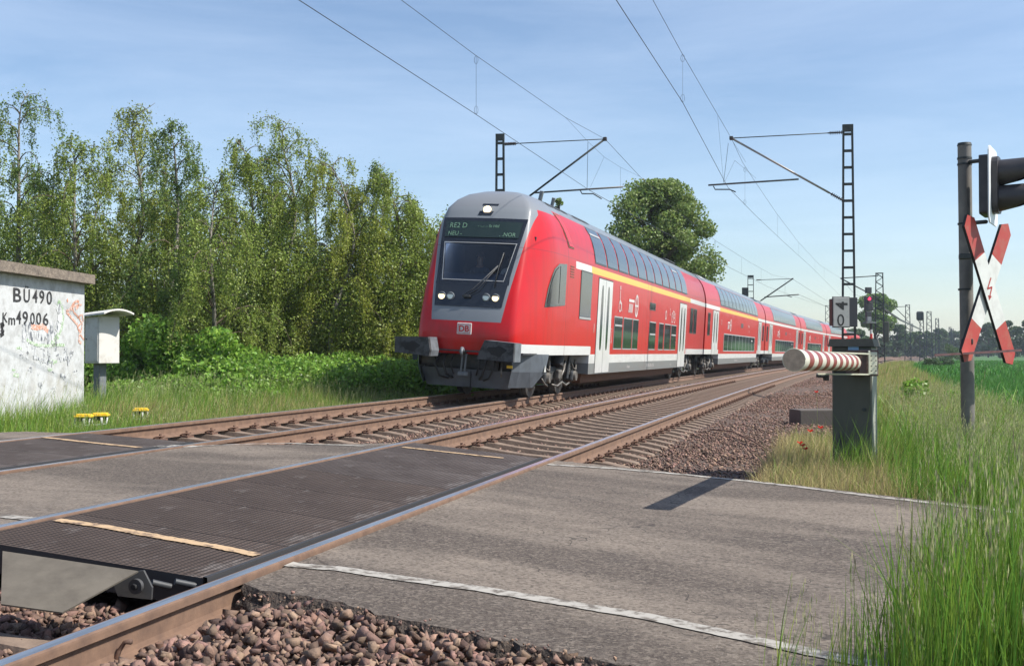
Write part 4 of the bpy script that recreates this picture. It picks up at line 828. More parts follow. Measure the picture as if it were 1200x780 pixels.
def lower_body(parent, m, y0, y1, z0=.50, z1=.985):
    b = MB(); 
    for sx in (-1, 1): b.grid([(sx*1.39, y, z) for y in (y0, y1) for z in (z0, z1)], 2, 2)
    for y in (y0, y1): b.poly([(-1.39, y, z0), (1.39, y, z0), (1.39, y, z1), (-1.39, y, z1)], [(0, 1, 2, 3)])
    b.poly([(-1.39, y0, z0), (1.39, y0, z0), (1.39, y1, z0), (-1.39, y1, z0)], [(0, 1, 2, 3)])
    b.build('skirt', m, parent)
    g = MB(); g.prism([(-1.15, y0+.3, .50), (1.15, y0+.3, .50), (1.05, y0+.6, .24), (-1.05, y0+.6, .24)], (0, y1-y0-.9, 0)); g.build('underframe_box', 'rust_dark', parent)
def place_on_track(o, s_front, Lp, z_c=.120, cant=.088):
    p0, p1 = W(s_front+3.5, UF), W(s_front+Lp-3.7, UF); d = (p1-p0).normalized(); th = math.atan2(d.x, d.y); o.location = (p0.x-d.x*3.5, p0.y-d.y*3.5, z_c)
    o.rotation_euler = (Matrix.Rotation(-th, 3, 'Z') @ Matrix.Rotation(math.atan2(cant, 1.505), 3, 'Y')).to_euler()
def roof_gear(parent, items):
    for (x, y, sx, sy, h, m_) in items:
        b = MB(); b.bbox((x, y, 4.60+h/2-.04*(abs(x) > .3)), (sx, sy, h), r=.02); b.build('roof_hatch', m_, parent)
# ---- cab car
SN = 22.3
cab = thing('double_deck_cab_car', 'red double deck cab car with grey mask and lit headlamps leading the train', 'train car', group='cars of the red double deck train')
place_on_track(cab, SN, 27.3)
def y0f(z): return float(np.interp(z, [.2, .95, 1.3, 1.7, 2.2, 3.3, 3.8, 4.1, 4.3, 4.45, 4.56, 4.61, 4.63], [.12, .04, .0, .05, .20, .66, .90, 1.08, 1.27, 1.50, 1.85, 2.2, 2.6]))
def wfr(z): return min(float(np.interp(z, [.2, 1.3, 2.2, 3.3, 4.1, 4.3, 4.45, 4.56, 4.61, 4.63], [.98, 1.04, 1.02, .99, .93, .80, .62, .38, .2, 0])), wf(z))
def slice_pts(z, ts):
    y0, w0, w1 = y0f(z), wfr(z), wf(z); out_ = []
    ye = max(2.1, y0+1.0)
    for t in ts:
        if t <= 1: x = w0*t; y = y0+.10*t*t*t+.0
        elif t <= 2:
            k = t-1; e = 1-(1-k)**2.0; x = w0+(w1-w0)*e; y = y0+.10+(ye-y0-.10)*k**1.15
        else: x = w1; y = ye+(27.3-ye)*(t-2)
        out_.append((x, y, z))
    return out_
TS = [0, .25, .5, .7, .8, .9, 1.0, 1.06, 1.14, 1.25, 1.4, 1.6, 1.8, 2.0, 2.2, 2.5, 2.75, 3.0]
def surf_y(x, z):     # front surface y at lateral x
    t = min(abs(x)/max(wfr(z), .01), 1.0); return y0f(z)+.10*t**3
ZS = [.985, 1.15, 1.3, 1.5, 1.7, 1.95, 2.2, 2.40, 2.8, 3.1, 3.33, 3.6, 3.85, 4.0, 4.1, 4.2, 4.3, 4.38, 4.45, 4.51, 4.56, 4.595, 4.615, 4.63]
b = MB(); b.smooth = True
for sx in (-1, 1):
    P = [];
    for z in ZS: P += [(sx*q[0], q[1], q[2]) for q in slice_pts(z, TS)]
    base = len(b.v); b.v += P; nt_ = len(TS)
    for i in range(len(ZS)-1):
        for j in range(nt_-1):
            zc = (ZS[i]+ZS[i+1])/2
            if 2.40 <= zc <= 3.33 and TS[j+1] <= .81: continue    # opening behind the windscreen
            b.f.append([base+i*nt_+j, base+i*nt_+j+1, base+(i+1)*nt_+j+1, base+(i+1)*nt_+j]); b.mi.append(0); b.sm.append(True)
b.smooth = False; b.poly([(-1.39, 27.3, .985)]+[(-wf(z), 27.3, z) for z in ZS[1:-1]]+[(0, 27.3, 4.63)]+[(wf(z), 27.3, z) for z in ZS[1:-1][::-1]]+[(1.39, 27.3, .985)], [tuple(range(2*(len(ZS)-2)+3))])
body = b.build('body', 'body_cab_car', cab, fix=False)
bm = bmesh.new(); bm.from_mesh(body.data); bmesh.ops.remove_doubles(bm, verts=bm.verts, dist=.0005); bmesh.ops.recalc_face_normals(bm, faces=bm.faces); bm.to_mesh(body.data); bm.free()
lower_body(cab, 'body_cab_car', 5.55, 21.45)
# ends of the body floor
b = MB(); b.box((0, 13.6, 1.0), (2.6, 27.2, .03)); b.build('floor', 'train_dark', cab)
for y in (3.62, 23.5): bogie(cab, y)
def front_quad(x0a, x0b, x1a, x1b, z0, z1, off, nx_=9, nz_=5):
    """patch on the nose: bottom edge x0a..x0b at z0, top edge x1a..x1b at z1, off metres in front"""
    Q = []
    for i in range(nx_):
        for j in range(nz_):
            k = j/(nz_-1); z = z0+(z1-z0)*k; xa = x0a+(x1a-x0a)*k; xb = x0b+(x1b-x0b)*k; x = xa+(xb-xa)*i/(nx_-1); Q.append((x, surf_y(x, z)-off, z+off*.2))
    b = MB(); b.smooth = True; b.grid(Q, nx_, nz_); return b
xw = lambda z: float(np.interp(z, [1.92, 3.86], [.74, .955]))
front_quad(-xw(1.92), xw(1.92), -xw(2.40), xw(2.40), 1.92, 2.40, .012).build('headlamp_panel', 'train_black_gloss', cab, fix=False)
front_quad(-xw(3.32), xw(3.32), -xw(3.86), xw(3.86), 3.32, 3.86, .012).build('display_surround', 'train_black_gloss', cab, fix=False)
for s_ in (-1, 1): front_quad(s_*xw(2.40), s_*(xw(2.4)-.10), s_*xw(3.32), s_*(xw(3.32)-.10), 2.40, 3.32, .012, 3).build('windscreen_pillar', 'train_black_gloss', cab, fix=False)
front_quad(-xw(2.4)+.02, xw(2.4)-.02, -xw(2.47)+.02, xw(2.47)-.02, 2.385, 2.46, .014, 9, 2).build('windscreen_sill', 'train_black_gloss', cab, fix=False)
fm = MB()
for (a, c, d, e, z0, z1) in ((-.665, .70, -.667, .702, 2.475, 2.49), (-.80, .84, -.80, .84, 3.29, 3.305), (-.67, -.655, -.80, -.785, 2.475, 3.3), (.69, .702, .82, .835, 2.475, 3.3)):
    q = front_quad(a, c, d, e, z0, z1, .03, 5, 3); fm.poly(q.v, q.f)
fm.build('windscreen_trim', 'frame_light', cab, fix=False)
dp = front_quad(-.83, .84, -.87, .875, 3.42, 3.78, .03).build('destination_display', 'display_board', cab, fix=False)
for txt, sz, xa, zz in (('RE2 D', .16, -.76, 3.63), ('- -..- .- St Hbf', .09, -.10, 3.65), ('NEU -', .13, -.76, 3.46), ('. .NOR', .12, .42, 3.46)):
    text_mb(txt, sz, lambda a, c: (xa+a, surf_y(xa+a, zz+c)-.042, zz+c)).build('display_text', 'display_green', dp, fix=False)
g_ = mat('windscreen_glass', (.5, .55, .6), .03); nn = g_.node_tree.nodes; ll = g_.node_tree.links; tr_ = nn.new('ShaderNodeBsdfTransparent'); tr_.inputs[0].default_value = (.62, .68, .72, 1); gl = nn.new('ShaderNodeBsdfGlossy'); gl.inputs['Roughness'].default_value = .03; fz = nn.new('ShaderNodeFresnel'); fz.inputs[0].default_value = 1.6; ms_ = nn.new('ShaderNodeMixShader')
ll.new(fz.outputs[0], ms_.inputs[0]); ll.new(tr_.outputs[0], ms_.inputs[1]); ll.new(gl.outputs[0], ms_.inputs[2]); ll.new(ms_.outputs[0], nn['Material Output'].inputs[0])
front_quad(-xw(2.44)+.06, xw(2.44)-.06, -xw(3.33)+.06, xw(3.33)-.06, 2.44, 3.33, .006).build('windscreen', 'windscreen_glass', cab, fix=False)
b = MB(); b.box((0, 2.9, 2.9), (2.3, .05, 1.3)); b.box((0, 1.9, 2.05), (2.3, 2.0, .05)); b.box((-1.12, 2.0, 2.9), (.04, 1.9, 1.2)); b.box((1.12, 2.0, 2.9), (.04, 1.9, 1.2)); b.box((0, 2.1, 3.42), (2.2, 1.6, .04)); b.build('cab_interior', 'cab_inside', cab)
b = MB(); b.prism([(-1.0, .62, 2.45), (-1.0, 1.25, 2.68), (-1.0, 1.3, 2.1), (-1.0, .62, 2.1)], (2.0, 0, 0)); b.build('driver_desk', 'cab_desk', cab)
# headlamps
for x, lit in ((-.60, 1), (-.40, 0), (.39, 0), (.59, 1)):
    z = 2.13; y = surf_y(x, z)-.014; b = MB(); b.cyl((x, y, z), (x, y-.03, z-.005), .088, .085, 20); h_ = b.build('headlamp', 'buffer_grey', cab)
    b = MB(); b.cyl((x, y-.031, z), (x, y-.036, z), .073, .06, 20); b.build('lens', 'lamp_lit' if lit else 'lamp_clear', h_)
z = 4.06; b = MB(); pq = [(-.17, z-.13), (.13, z-.13), (.24, z+.14), (-.13, z+.14)]
b.poly([(x, surf_y(x, zz)-.012, zz) for x, zz in pq], [(0, 1, 2, 3)]); o = b.build('top_lamp', 'train_black_gloss', cab, fix=False); b = MB(); y = surf_y(0, z)-.03; b.cyl((.01, y+.04, z), (.01, y-.02, z-.01), .085, .08, 18); b.build('lens', 'lamp_lit', o)
# wiper and its arm, emblem of the operator
def fy(x, z, off): return (x, surf_y(x, z)-off, z)
b = MB(); b.tube([fy(-.12, 2.14, .07), fy(.1, 2.3, .09), fy(.53, 2.82, .06)], .012); b.tube([fy(-.04, 2.14, .07), fy(.2, 2.3, .09), fy(.53, 2.80, .06)], .008); b.tube([fy(.53, 2.36, .05), fy(.55, 2.8, .05), fy(.60, 3.1, .05)], .012); b.bbox(fy(-.03, 2.14, .05), (.16, .05, .05), r=.01); b.build('wiper', 'train_dark', cab)
b = MB(); b.bbox((0, surf_y(0, 1.46)-.010, 1.46), (.32, .03, .24), r=.03); o = b.build('operator_badge', 'sign_white', cab)
b = MB(); b.box((0, surf_y(0, 1.46)-.027, 1.46), (.27, .004, .19)); 
b.build('badge_line', 'red_paint', o); b = MB(); b.box((0, surf_y(0, 1.46)-.030, 1.46), (.25, .004, .17)); b.build('badge_field', 'sign_white', o)
text_mb('DB', .175, lambda a, c: (a-.118, surf_y(0, 1.46)-.034, 1.40+c), bold=.006).build('badge_letters', 'red_paint', o, fix=False)
# lip under the red nose, buffer beam, coupling gear
b = MB(); b.smooth = False; P = []
for z, e in ((.985, .03), (.93, .10)):
    P += [(-wfr(1.1)*t*(1-e*.0), surf_y(0, 1.0)+e+.1*t**3, z) for t in (1, .7, .3, 0)]+[(wfr(1.1)*t, surf_y(0, 1.0)+e+.1*t**3, z) for t in (.3, .7, 1)]
b.grid(P, 2, 7); b.build('nose_lip', 'red_paint', cab)
b = MB(); b.box((0, .45, .86), (2.25, .12, .42)); b.box((0, .62, .55), (2.1, .1, .5)); bb_ = b.build('buffer_beam', 'train_dark', cab)
# side aprons and snow plough
ap = MB()
for sx in (-1, 1):
    A = [(1.04, .14), (1.15, .35), (1.27, .75), (1.36, 1.25), (1.39, 1.72)]
    top = [(sx*x, y, 1.0) for x, y in A]; m1 = [(sx*x*.985, y+.03, .62) for x, y in A[:-1]]+[(sx*1.385, 1.5, .62)]; bt = [(sx*x*.90, y+.12, .28) for x, y in A[:-2]]+[(sx*1.2, 1.02, .28), (sx*1.22, 1.12, .28)]
    ap.grid(top+m1+bt, 3, 5); apo = ap.build('side_apron', 'plough_blue', cab); ap = MB()

b = MB(); pts = []
for z, y, w_ in ((.62, .22, 1.03), (.24, .34, .93)): pts += [(x*w_, y+.10*abs(x)**2, z) for x in (-1, -.6, -.2, .2, .6, 1)]
b.grid(pts, 2, 6); b.build('snow_plough', 'plough_blue', cab)
b = MB(); b.box((.12, .245, .42), (.012, .03, .36)); b.build('plough_seam', 'black_void', cab)

for sx in (-1, 1):
    b = MB(); b.tube([(sx*.45, .3, .95), (sx*.47, .12, .75), (sx*.40, .14, .5), (sx*.3, .3, .42)], .028); b.tube([(sx*.62, .3, .9), (sx*.66, .13, .7), (sx*.55, .15, .45), (sx*.4, .3, .4)], .024); b.tube([(sx*.3, .3, .92), (sx*.32, .15, .72), (sx*.25, .2, .5)], .018); b.build('brake_hoses', 'rubber_black', cab)
b = MB(); b.box((-.85, .30, .80), (.3, .12, .2)); b.build('beam_box', 'train_dark', cab); b = MB(); b.box((.55, .32, .72), (.3, .12, .24)); b.build('beam_box', 'train_dark', cab)
b = MB(); b.tube([(0, .35, .98), (0, .05, .97), (0, -.06, 1.04), (0, -.12, .98), (0, -.05, .88)], [.05, .05, .045, .035, .02], 8); b.cyl((-.03, .1, .95), (-.05, .08, .5), .022); b.cyl((.05, .1, .95), (.03, .08, .5), .022); b.bbox((0, .07, .52), (.22, .07, .09), r=.02); b.build('coupling', 'buffer_grey', cab)
b = MB(); b.tube([(.80, .2, .80), (.82, .12, .6), (.82, .14, .5)], .02); b.cyl((-.62, .15, 1.0), (-.62, .12, .9), .03); b.build('cock_handle', 'metal_light', cab)
b = MB(); b.box((.98, .18, .72), (.12, .05, .06)); b.build('warning_mark', 'yellow_lid', cab)
for sx in (-1, 1):
    cx = sx*.93; b = MB(); F = [(cx-.33*1, 1.24), (cx+.33, 1.24), (cx+.33, 1.02), (cx+(.14 if sx < 0 else .33), .80), (cx-(.33 if sx < 0 else .22), .80), (cx-.33, 1.0)] if False else None
    if sx > 0: F = [(.66, 1.25), (1.28, 1.22), (1.28, .84), (.52, .86), (.55, 1.0)]
    else: F = [(-1.28, 1.22), (-.56, 1.25), (-.50, .98), (-.52, .86), (-1.28, .90)]
    b.prism([(x, -.60, z) for x, z in F], (0, .10, 0)); bo = b.build('buffer', 'buffer_face', cab)
    b = MB(); b.prism([(x, -.50, z) for x, z in F], (0, .42, 0)); b.build('buffer_box', 'buffer_grey', bo)
    b = MB(); b.cyl((cx, -.08, 1.03), (cx, .5, 1.03), .16, n=16); b.build('buffer_sleeve', 'train_dark', bo)
    b = MB(); b.smooth = False; q = [(cx+.19*math.cos(a)*(1+.25*math.sin(3*a)), -.605, 1.04+.10*math.sin(a)*(1+.2*math.cos(5*a))) for a in np.linspace(0, 6.28, 19)[:-1]]; b.poly(q, [tuple(range(18))]); b.build('grease_patch', 'letter_black', bo, fix=False)
b = MB(); b.poly([(1.395, 1.52, .62), (1.395, 1.44, .78), (1.395, 1.36, .62)], [(0, 1, 2)]); b.build('triangle_mark', 'sign_white', cab, fix=False)
# side of the cab car
b = MB(); pts = [(1.3, 1.45), (1.55, 2.2), (1.95, 2.78), (2.35, 2.92), (2.85, 2.92), (2.85, 2.05), (1.42, 1.93)]
def cabside(y, z, off):    # nose side surface x at (y,z)
    y0, w0, w1 = y0f(z), wfr(z), wf(z); ye = max(2.1, y0+1.0); k = min(1, max(0, (y-y0-.1)/(ye-y0-.1)))**(1/1.15); return w0+(w1-w0)*(1-(1-k)**2.0)+off
def side_patch(poly, off, n_=10):
    ys = [p[0] for p in poly]; a, c = min(ys), max(ys); up = lambda y: max(zz for zz in crossz(poly, y)); dn = lambda y: min(zz for zz in crossz(poly, y)); Q = []
    for i in range(n_):
        y = a+1e-4+(c-a-2e-4)*i/(n_-1); z0, z1 = dn(y), up(y)
        for j in range(5): z = z0+(z1-z0)*j/4; Q.append((cabside(y, z, off), y, z))
    b = MB(); b.smooth = True; b.grid(Q, n_, 5); return b
def crossz(poly, y):
    r_ = []
    for i in range(len(poly)):
        (ya, za), (yb, zb) = poly[i], poly[(i+1) % len(poly)]
        if (ya-y)*(yb-y) <= 0 and ya != yb: r_.append(za+(zb-za)*(y-ya)/(yb-ya))
        elif ya == yb and abs(ya-y) < 2e-4: r_ += [za, zb]
    return r_ or [0]
o = side_patch([(1.30, 2.02), (1.52, 2.55), (1.80, 2.88), (2.15, 3.02), (2.86, 3.06), (2.86, 2.12)], .008).build('cab_window', 'train_black_gloss', cab, fix=False)
side_patch([(1.42, 2.10), (1.62, 2.55), (1.88, 2.84), (2.15, 2.95), (2.22, 2.95), (2.22, 2.12)], .016).build('pane', 'train_black_gloss', o, fix=False)
side_patch([(2.27, 2.15), (2.27, 2.97), (2.76, 2.99), (2.76, 2.17)], .016).build('pane', 'train_black_gloss', o, fix=False)
b = MB()
for k in range(5): b.box((1.392, 3.38, 2.80+.06*k), (.012, .36, .022))
b.build('vent_grille', 'rust_dark', cab)
for y, z in ((3.1, 3.9),):
    skin_panel(3.15, 3.55, 3.50, 4.16, .014, nz=6, lean0=-.45, lean1=-.45).build('roof_edge_vent', 'red_paint', cab, fix=False)
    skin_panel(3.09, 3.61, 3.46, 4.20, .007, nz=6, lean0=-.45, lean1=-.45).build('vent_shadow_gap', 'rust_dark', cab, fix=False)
window(cab, 4.30, 5.45, 1.92, 3.0, light=False, slit=None); skin_panel(4.27, 5.48, 1.86, 1.91, .016, nz=2).build('window_ledge', 'frame_light', cab, fix=False)
door(cab, 6.25, 7.95, .52, 2.95); door(cab, 20.1, 21.85, .52, 2.90)
for a, c, sl in ((8.42, 9.5, 1.78), (9.72, 10.95, None), (11.12, 11.95, None), (13.9, 15.05, 1.62), (15.75, 16.65, None), (16.92, 18.15, None), (18.35, 19.45, 1.66)): window(cab, a, c, 1.17, 2.02, light=True, slit=sl)
for a, c in ((22.95, 23.75), (23.95, 24.75)): window(cab, a, c, 1.85, 2.80)
ya, yb, nW = 5.75, 22.0, 11; st_ = (yb-ya)/nW
for i in range(nW): window(cab, ya+st_*i+.06, ya+st_*(i+1)-.12, 3.33, 4.20, upper=True, slit=4.02 if i in (0, 9) else None)
o = skin_panel(13.75, 14.85, 2.42, 2.66, .008, nz=2).build('route_display', 'window_frame', cab, fix=False); skin_panel(13.82, 14.78, 2.45, 2.63, .013, nz=2).build('pane', 'train_glass', o, fix=False)
emblem(cab, 10.3, 2.48); slab_marks(cab, [('50 80 86-81 005-1 D-DB', .13, 13.7, .60, 0), ('DABpbzfa', .11, 10.5, .60, 0), ('+ 22,2 t', .11, 18.4, .60, 0), ('1', .34, 5.85, 1.55, 0), ('2', .34, 17.8, 2.38, 0), ('fahrrad', .14, 8.15, 1.3, 1), ('o o o', .12, 19.6, 1.3, 1)])
b = MB(); X = 1.398      # wheelchair and cycle pictograms as simple strokes
def stroke(pts, w_=.03):
    for (a, c), (d, e) in zip(pts, pts[1:]):
        l = math.hypot(d-a, e-c) or 1; ny, nz_ = -(e-c)/l*w_/2, (d-a)/l*w_/2; b.poly([(X, a+ny, c+nz_), (X, d+ny, e+nz_), (X, d-ny, e-nz_), (X, a-ny, c-nz_)], [(0, 1, 2, 3)])
def circ(cy, cz, r_, w_=.03): stroke([(cy+r_*math.cos(a), cz+r_*math.sin(a)) for a in np.linspace(0, 2*math.pi, 15)], w_)
circ(9.05, 2.35, .15, .04); stroke([(9.0, 2.78), (9.03, 2.45), (9.25, 2.43), (9.3, 2.22)], .05); circ(9.0, 2.86, .04, .05)
for cy in (18.4, 18.95): circ(cy, 2.30, .17, .035)
stroke([(18.4, 2.3), (18.55, 2.55), (18.85, 2.52), (18.95, 2.3), (18.7, 2.3), (18.55, 2.55)]); circ(17.0, 2.35, .14, .05)
b.build('pictograms', 'train_mark', cab, fix=False)
[skin_panel(y0_, y1_, 4.40, 4.56, .012, nz=6).build('roof_grille', 'train_dark', cab, fix=False) for y0_, y1_ in ((2.9, 3.5), (3.6, 4.2), (4.3, 4.9), (5.5, 7.2))]; roof_gear(cab, [(0, 22.5, 1.1, 2.4, .05, 'train_dark')])
b = MB(); b.cyl((.35, 3.9, 4.55), (.42, 3.85, 4.85), .05); b.build('roof_antenna', 'buffer_grey', cab); b = MB(); b.cyl((.35, 5.0, 4.55), (.42, 4.95, 4.83), .045); b.build('roof_antenna', 'buffer_grey', cab)
b = MB(); b.box((0, 27.45, 2.4), (1.9, .5, 2.7)); b.build('gangway', 'rubber_black', cab)
b = MB(); b.tube([(1.1, 21.7, .55), (1.25, 22.1, .35), (1.2, 22.6, .62), (1.1, 22.9, .5)], .05); b.box((1.1, 21.9, .45), (.2, .6, .2)); b.build('track_cleaner', 'train_dark', cab)
# ---- coaches
def coach(s0, label, m, logo=True):
    Lc = 26.6; t = thing('double_deck_coach', label, 'train car', group='cars of the red double deck train'); place_on_track(t, s0, Lc)
    zs = ZS; b = MB(); b.smooth = True; prof = [(wf(z), z) for z in zs]+[(-wf(z), z) for z in zs[::-1][1:]]
    b.grid([(x, y, z) for y in (0.1, Lc) for x, z in prof], 2, len(prof)); b.smooth = False
    for y in (.1, Lc): b.poly([(x, y, z) for x, z in prof], [tuple(range(len(prof)))])
    b.build('body', m, t); lower_body(t, m, 4.7, Lc-4.7)
    for y in (2.9, Lc-2.9): bogie(t, y, detail=s0 < 60)
    door(t, 2.3, 4.2, .98, 2.98); door(t, Lc-4.2, Lc-2.3, .98, 2.98)
    f = skin_panel(6.35, 20.6, 1.12, 2.0, .005, nz=2).build('window_band', 'frame_light', t, fix=False)
    for i in range(9): a = 6.4+1.57*i; skin_panel(a+.04, a+1.5, 1.17, 1.95, .011, nz=2).build('pane', 'train_glass', f, fix=False)
    f = skin_panel(4.75, 21.9, 3.29, 4.22, .005, nz=7).build('upper_window_band', 'window_frame', t, fix=False)
    for i in range(11): a = 4.8+1.555*i; skin_panel(a+.05, a+1.40, 3.34, 4.18, .011, nz=7).build('pane', 'upper_glass', f, fix=False)
    skin_panel(18.6, 19.2, 1.72, 1.78, .016, nz=2).build('vent_bar', 'sign_white', f, fix=False)
    window(t, .75, 1.45, 1.85, 2.8); window(t, Lc-1.5, Lc-.8, 1.85, 2.8)
    emblem(t, 7.6, 2.48, .95); slab_marks(t, [('50 80 26', .20, 16.6, 2.5, 0), ('DB', .2, 17.1, 2.2, 0), ('2', .35, 5.2, 2.4, 0), ('50 80 26-81 133-4 D-DB', .13, 11, .60, 0)])
    o = skin_panel(13.2, 14.2, 2.42, 2.66, .008, nz=2).build('route_display', 'window_frame', t, fix=False)
    [skin_panel(y0_, y1_, 4.34, 4.56, .02, nz=6).build('roof_grille', m_r, t, fix=False) for y0_, y1_, m_r in ((1.0, 2.6, 'frame_light'), (Lc-2.8, Lc-.9, 'train_dark'))]
    b = MB(); b.box((0, Lc+.1, 2.4), (1.9, .36, 2.7)); b.build('gangway', 'rubber_black', t)
    return t
co = ['first double deck coach behind the cab car, with a yellow stripe under the upper windows', 'second double deck coach behind the cab car, white stripe, in the middle of the train', 'third double deck coach behind the cab car, seen above the barrier arm', 'fourth and last double deck coach, seen just left of the number board']
for i, lb_ in enumerate(co): coach(SN+27.45+26.8*i, lb_, 'body_first_class' if i == 0 else 'body_coach')
# ---- locomotive pushing at the far end
loc = thing('electric_locomotive', 'plain red locomotive at the far end of the train behind the number board', 'locomotive'); place_on_track(loc, SN+27.45+26.8*4, 18.9)
b = MB(); b.bbox((0, 9.6, 2.35), (2.95, 18.6, 2.7), r=.35); b.build('body', 'red_paint', loc); b = MB(); b.bbox((0, 9.6, 3.85), (2.0, 15, .35), r=.1); b.build('roof', 'buffer_grey', loc)
b = MB(); b.box((0, 9.6, .85), (2.6, 17, .4)); b.build('frame', 'train_dark', loc)
for y in (3.8, 15.2): bogie(loc, y, False)
b = MB(); b.box((1.49, 9.6, 2.9), (.02, 11, .5)); b.build('grille', 'train_dark', loc)
# ---- two people in the driving cab
def person(name, lx, ly, label, shirt, s=1.0):
    T = cab.matrix_basis if False else Matrix.LocRotScale(cab.location, cab.rotation_euler, None)
    me = bpy.data.meshes.new(name)
    V = [(0, .05, 0), (0, .0, .28), (0, -.01, .48), (0, -.02, .58), (0, -.03, .66), (0, -.04, .76),       # pelvis, chest, shoulders, neck, skull
         (.19, .0, .46), (.24, -.10, .22), (.14, -.36, .22), (.12, -.43, .23), (-.19, .0, .46), (-.24, -.10, .22), (-.14, -.36, .22), (-.12, -.43, .23),
         (.10, -.05, -.02), (.12, -.42, .0), (.12, -.45, -.40), (-.10, -.05, -.02), (-.12, -.42, .0), (-.12, -.45, -.40)]
    R = [.15, .15, .10, .055, .085, .095, .07, .05, .04, .035, .07, .05, .04, .035, .09, .07, .05, .09, .07, .05]
    Ed = [(0, 1), (1, 2), (2, 3), (3, 4), (4, 5), (2, 6), (6, 7), (7, 8), (8, 9), (2, 10), (10, 11), (11, 12), (12, 13), (0, 14), (14, 15), (15, 16), (0, 17), (17, 18), (18, 19)]
    me.from_pydata(V, Ed, [])
    o = bpy.data.objects.new(name, me); col.objects.link(o); me.materials.append(MT[shirt]); me.materials.append(MT['skin'])
    md = o.modifiers.new('skin', 'SKIN'); sk = me.skin_vertices[0]
    for i, r_ in enumerate(R): sk.data[i].radius = (r_, r_*.85)
    sk.data[0].use_root = True
    md.use_smooth_shade = True; o.modifiers.new('sub', 'SUBSURF').levels = 1
    bpy.context.view_layer.update(); m2 = bpy.data.meshes.new_from_object(o.evaluated_get(bpy.context.evaluated_depsgraph_get())); o.modifiers.clear(); o.data = m2
    if len(m2.materials) < 2: m2.materials.clear(); m2.materials.append(MT[shirt]); m2.materials.append(MT['skin'])
    for p in m2.polygons: p.material_index = 1 if (p.center.z > .53 or (p.center.y < -.37 and .1 < p.center.z < .35)) else 0; p.use_smooth = True
    o.location = T @ Vector((lx, ly, 2.33)); o.rotation_euler = cab.rotation_euler; tag(o, label, 'person')
    h = MB(); h.smooth = True; n_ = 10
    Q = [(math.sin(a)*math.cos(c)*.108, .02+math.sin(a)*math.sin(c)*.115, .755+math.cos(a)*.115) for a in np.linspace(.01, 1.7, 6) for c in np.linspace(-.25, math.pi+.25, n_)]; h.grid(Q, 6, n_); h.build('hair', 'hair', o, fix=False)
    f = MB(); f.box((0, -.125, .735), (.025, .03, .04)); f.build('nose', 'skin', o); f = MB(); [f.box((x, -.118, .765), (.022, .012, .012)) for x in (-.035, .035)]; f.box((0, -.118, .70), (.05, .01, .01)); f.build('eyes_and_mouth', 'hair', o)
    return o
person('person', -.32, 1.75, 'person in dark jacket sitting behind the left half of the windscreen', 'shirt_dark')
person('person', .42, 1.75, 'train driver in white shirt sitting behind the wiper', 'shirt_white')
# ---------------------------------------------------------------- hut on the left
ang = math.radians(0); hs, hu = SU(*PD(103, 413, 20).xy[:]) if False else SU(PD(98.5, 413, 20).x, PD(102, 413, 20).y)
p0 = PD(98.5, 413, 20); p1 = PD(0, 413, 17.1); dr = Vector((p1.x-p0.x, p1.y-p0.y, 0)).normalized(); nx = Vector((-dr.y, dr.x, 0)); nx = nx if nx.x > 0 else -nx
hb = Vector((p0.x, p0.y, -.15)); Rm = Matrix((( -dr.x, nx.x, 0), (-dr.y, nx.y, 0), (0, 0, 1)))   # local x = along the wall (away from camera), y = outwards to the track
hut = thing('signal_hut', 'white painted hut with graffiti, concrete roof slab and black stencilled numbers', 'hut', hb)
def HL(x, y, z): return Vector((-dr.x*x+nx.x*y, -dr.y*x+nx.y*y, z))
Lh, Dh, Hh = 4.6, 3.0, 2.43
b = MB(); b.poly([HL(0, 0, 0), HL(-Lh, 0, 0), HL(-Lh, -Dh, 0), HL(0, -Dh, 0), HL(0, 0, Hh), HL(-Lh, 0, Hh), HL(-Lh, -Dh, Hh), HL(0, -Dh, Hh)], [(0, 1, 5, 4), (1, 2, 6, 5), (2, 3, 7, 6), (3, 0, 4, 7), (4, 5, 6, 7)]); b.build('wall', 'hut_wall', hut)
bm = bmesh.new(); bmesh.ops.create_cube(bm, size=1); bmesh.ops.bevel(bm, geom=bm.edges[:], offset=.012, segments=2, affect='EDGES'); b = MB(); bm.verts.index_update()
b.poly([HL(-Lh/2+v.co.x*(Lh+.22), -Dh/2+v.co.y*(Dh+.34), Hh+.085+v.co.z*.165) for v in bm.verts], [[v.index for v in f.verts] for f in bm.faces]); bm.free(); b.build('roof_slab', 'concrete_slab', hut)
# helper: picture column -> distance along the wall
def wall_x(px):
    lo, hi = -Lh*1.2, .5
    for _ in range(50):
        m_ = (lo+hi)/2; q = hb+HL(m_, 0, 1); a, d = cam_ad(q.x, q.y)
        if 600+FPX*a/d < px: lo = m_
        else: hi = m_
    return lo
def wall_z(px, py):
    q = hb+HL(wall_x(px), 0, 0); a, d = cam_ad(q.x, q.y); return HC+(413.65-py)*d/FPX-hb.z
def stencil(txt, px0, px1, py0, py1, m='stencil_black', bold=.01, off=.008):
    x0, x1 = wall_x(px0), wall_x(px1); zb, ztp = wall_z(px0, py1), wall_z(px0, py0); probe = text_mb(txt, 1.0, lambda a, c: (a, c, 0)); X = [v[0] for v in probe.v]; Y = [v[1] for v in probe.v]; xa, xb, yb = min(X), max(X), max(Y)
    sl = 0
    text_mb(txt, 1.0, lambda a, c: HL(x0+(a-xa)/(xb-xa)*(x1-x0), off, zb+c/yb*(ztp-zb)), bold=bold).build('lettering', m, hut, fix=False)
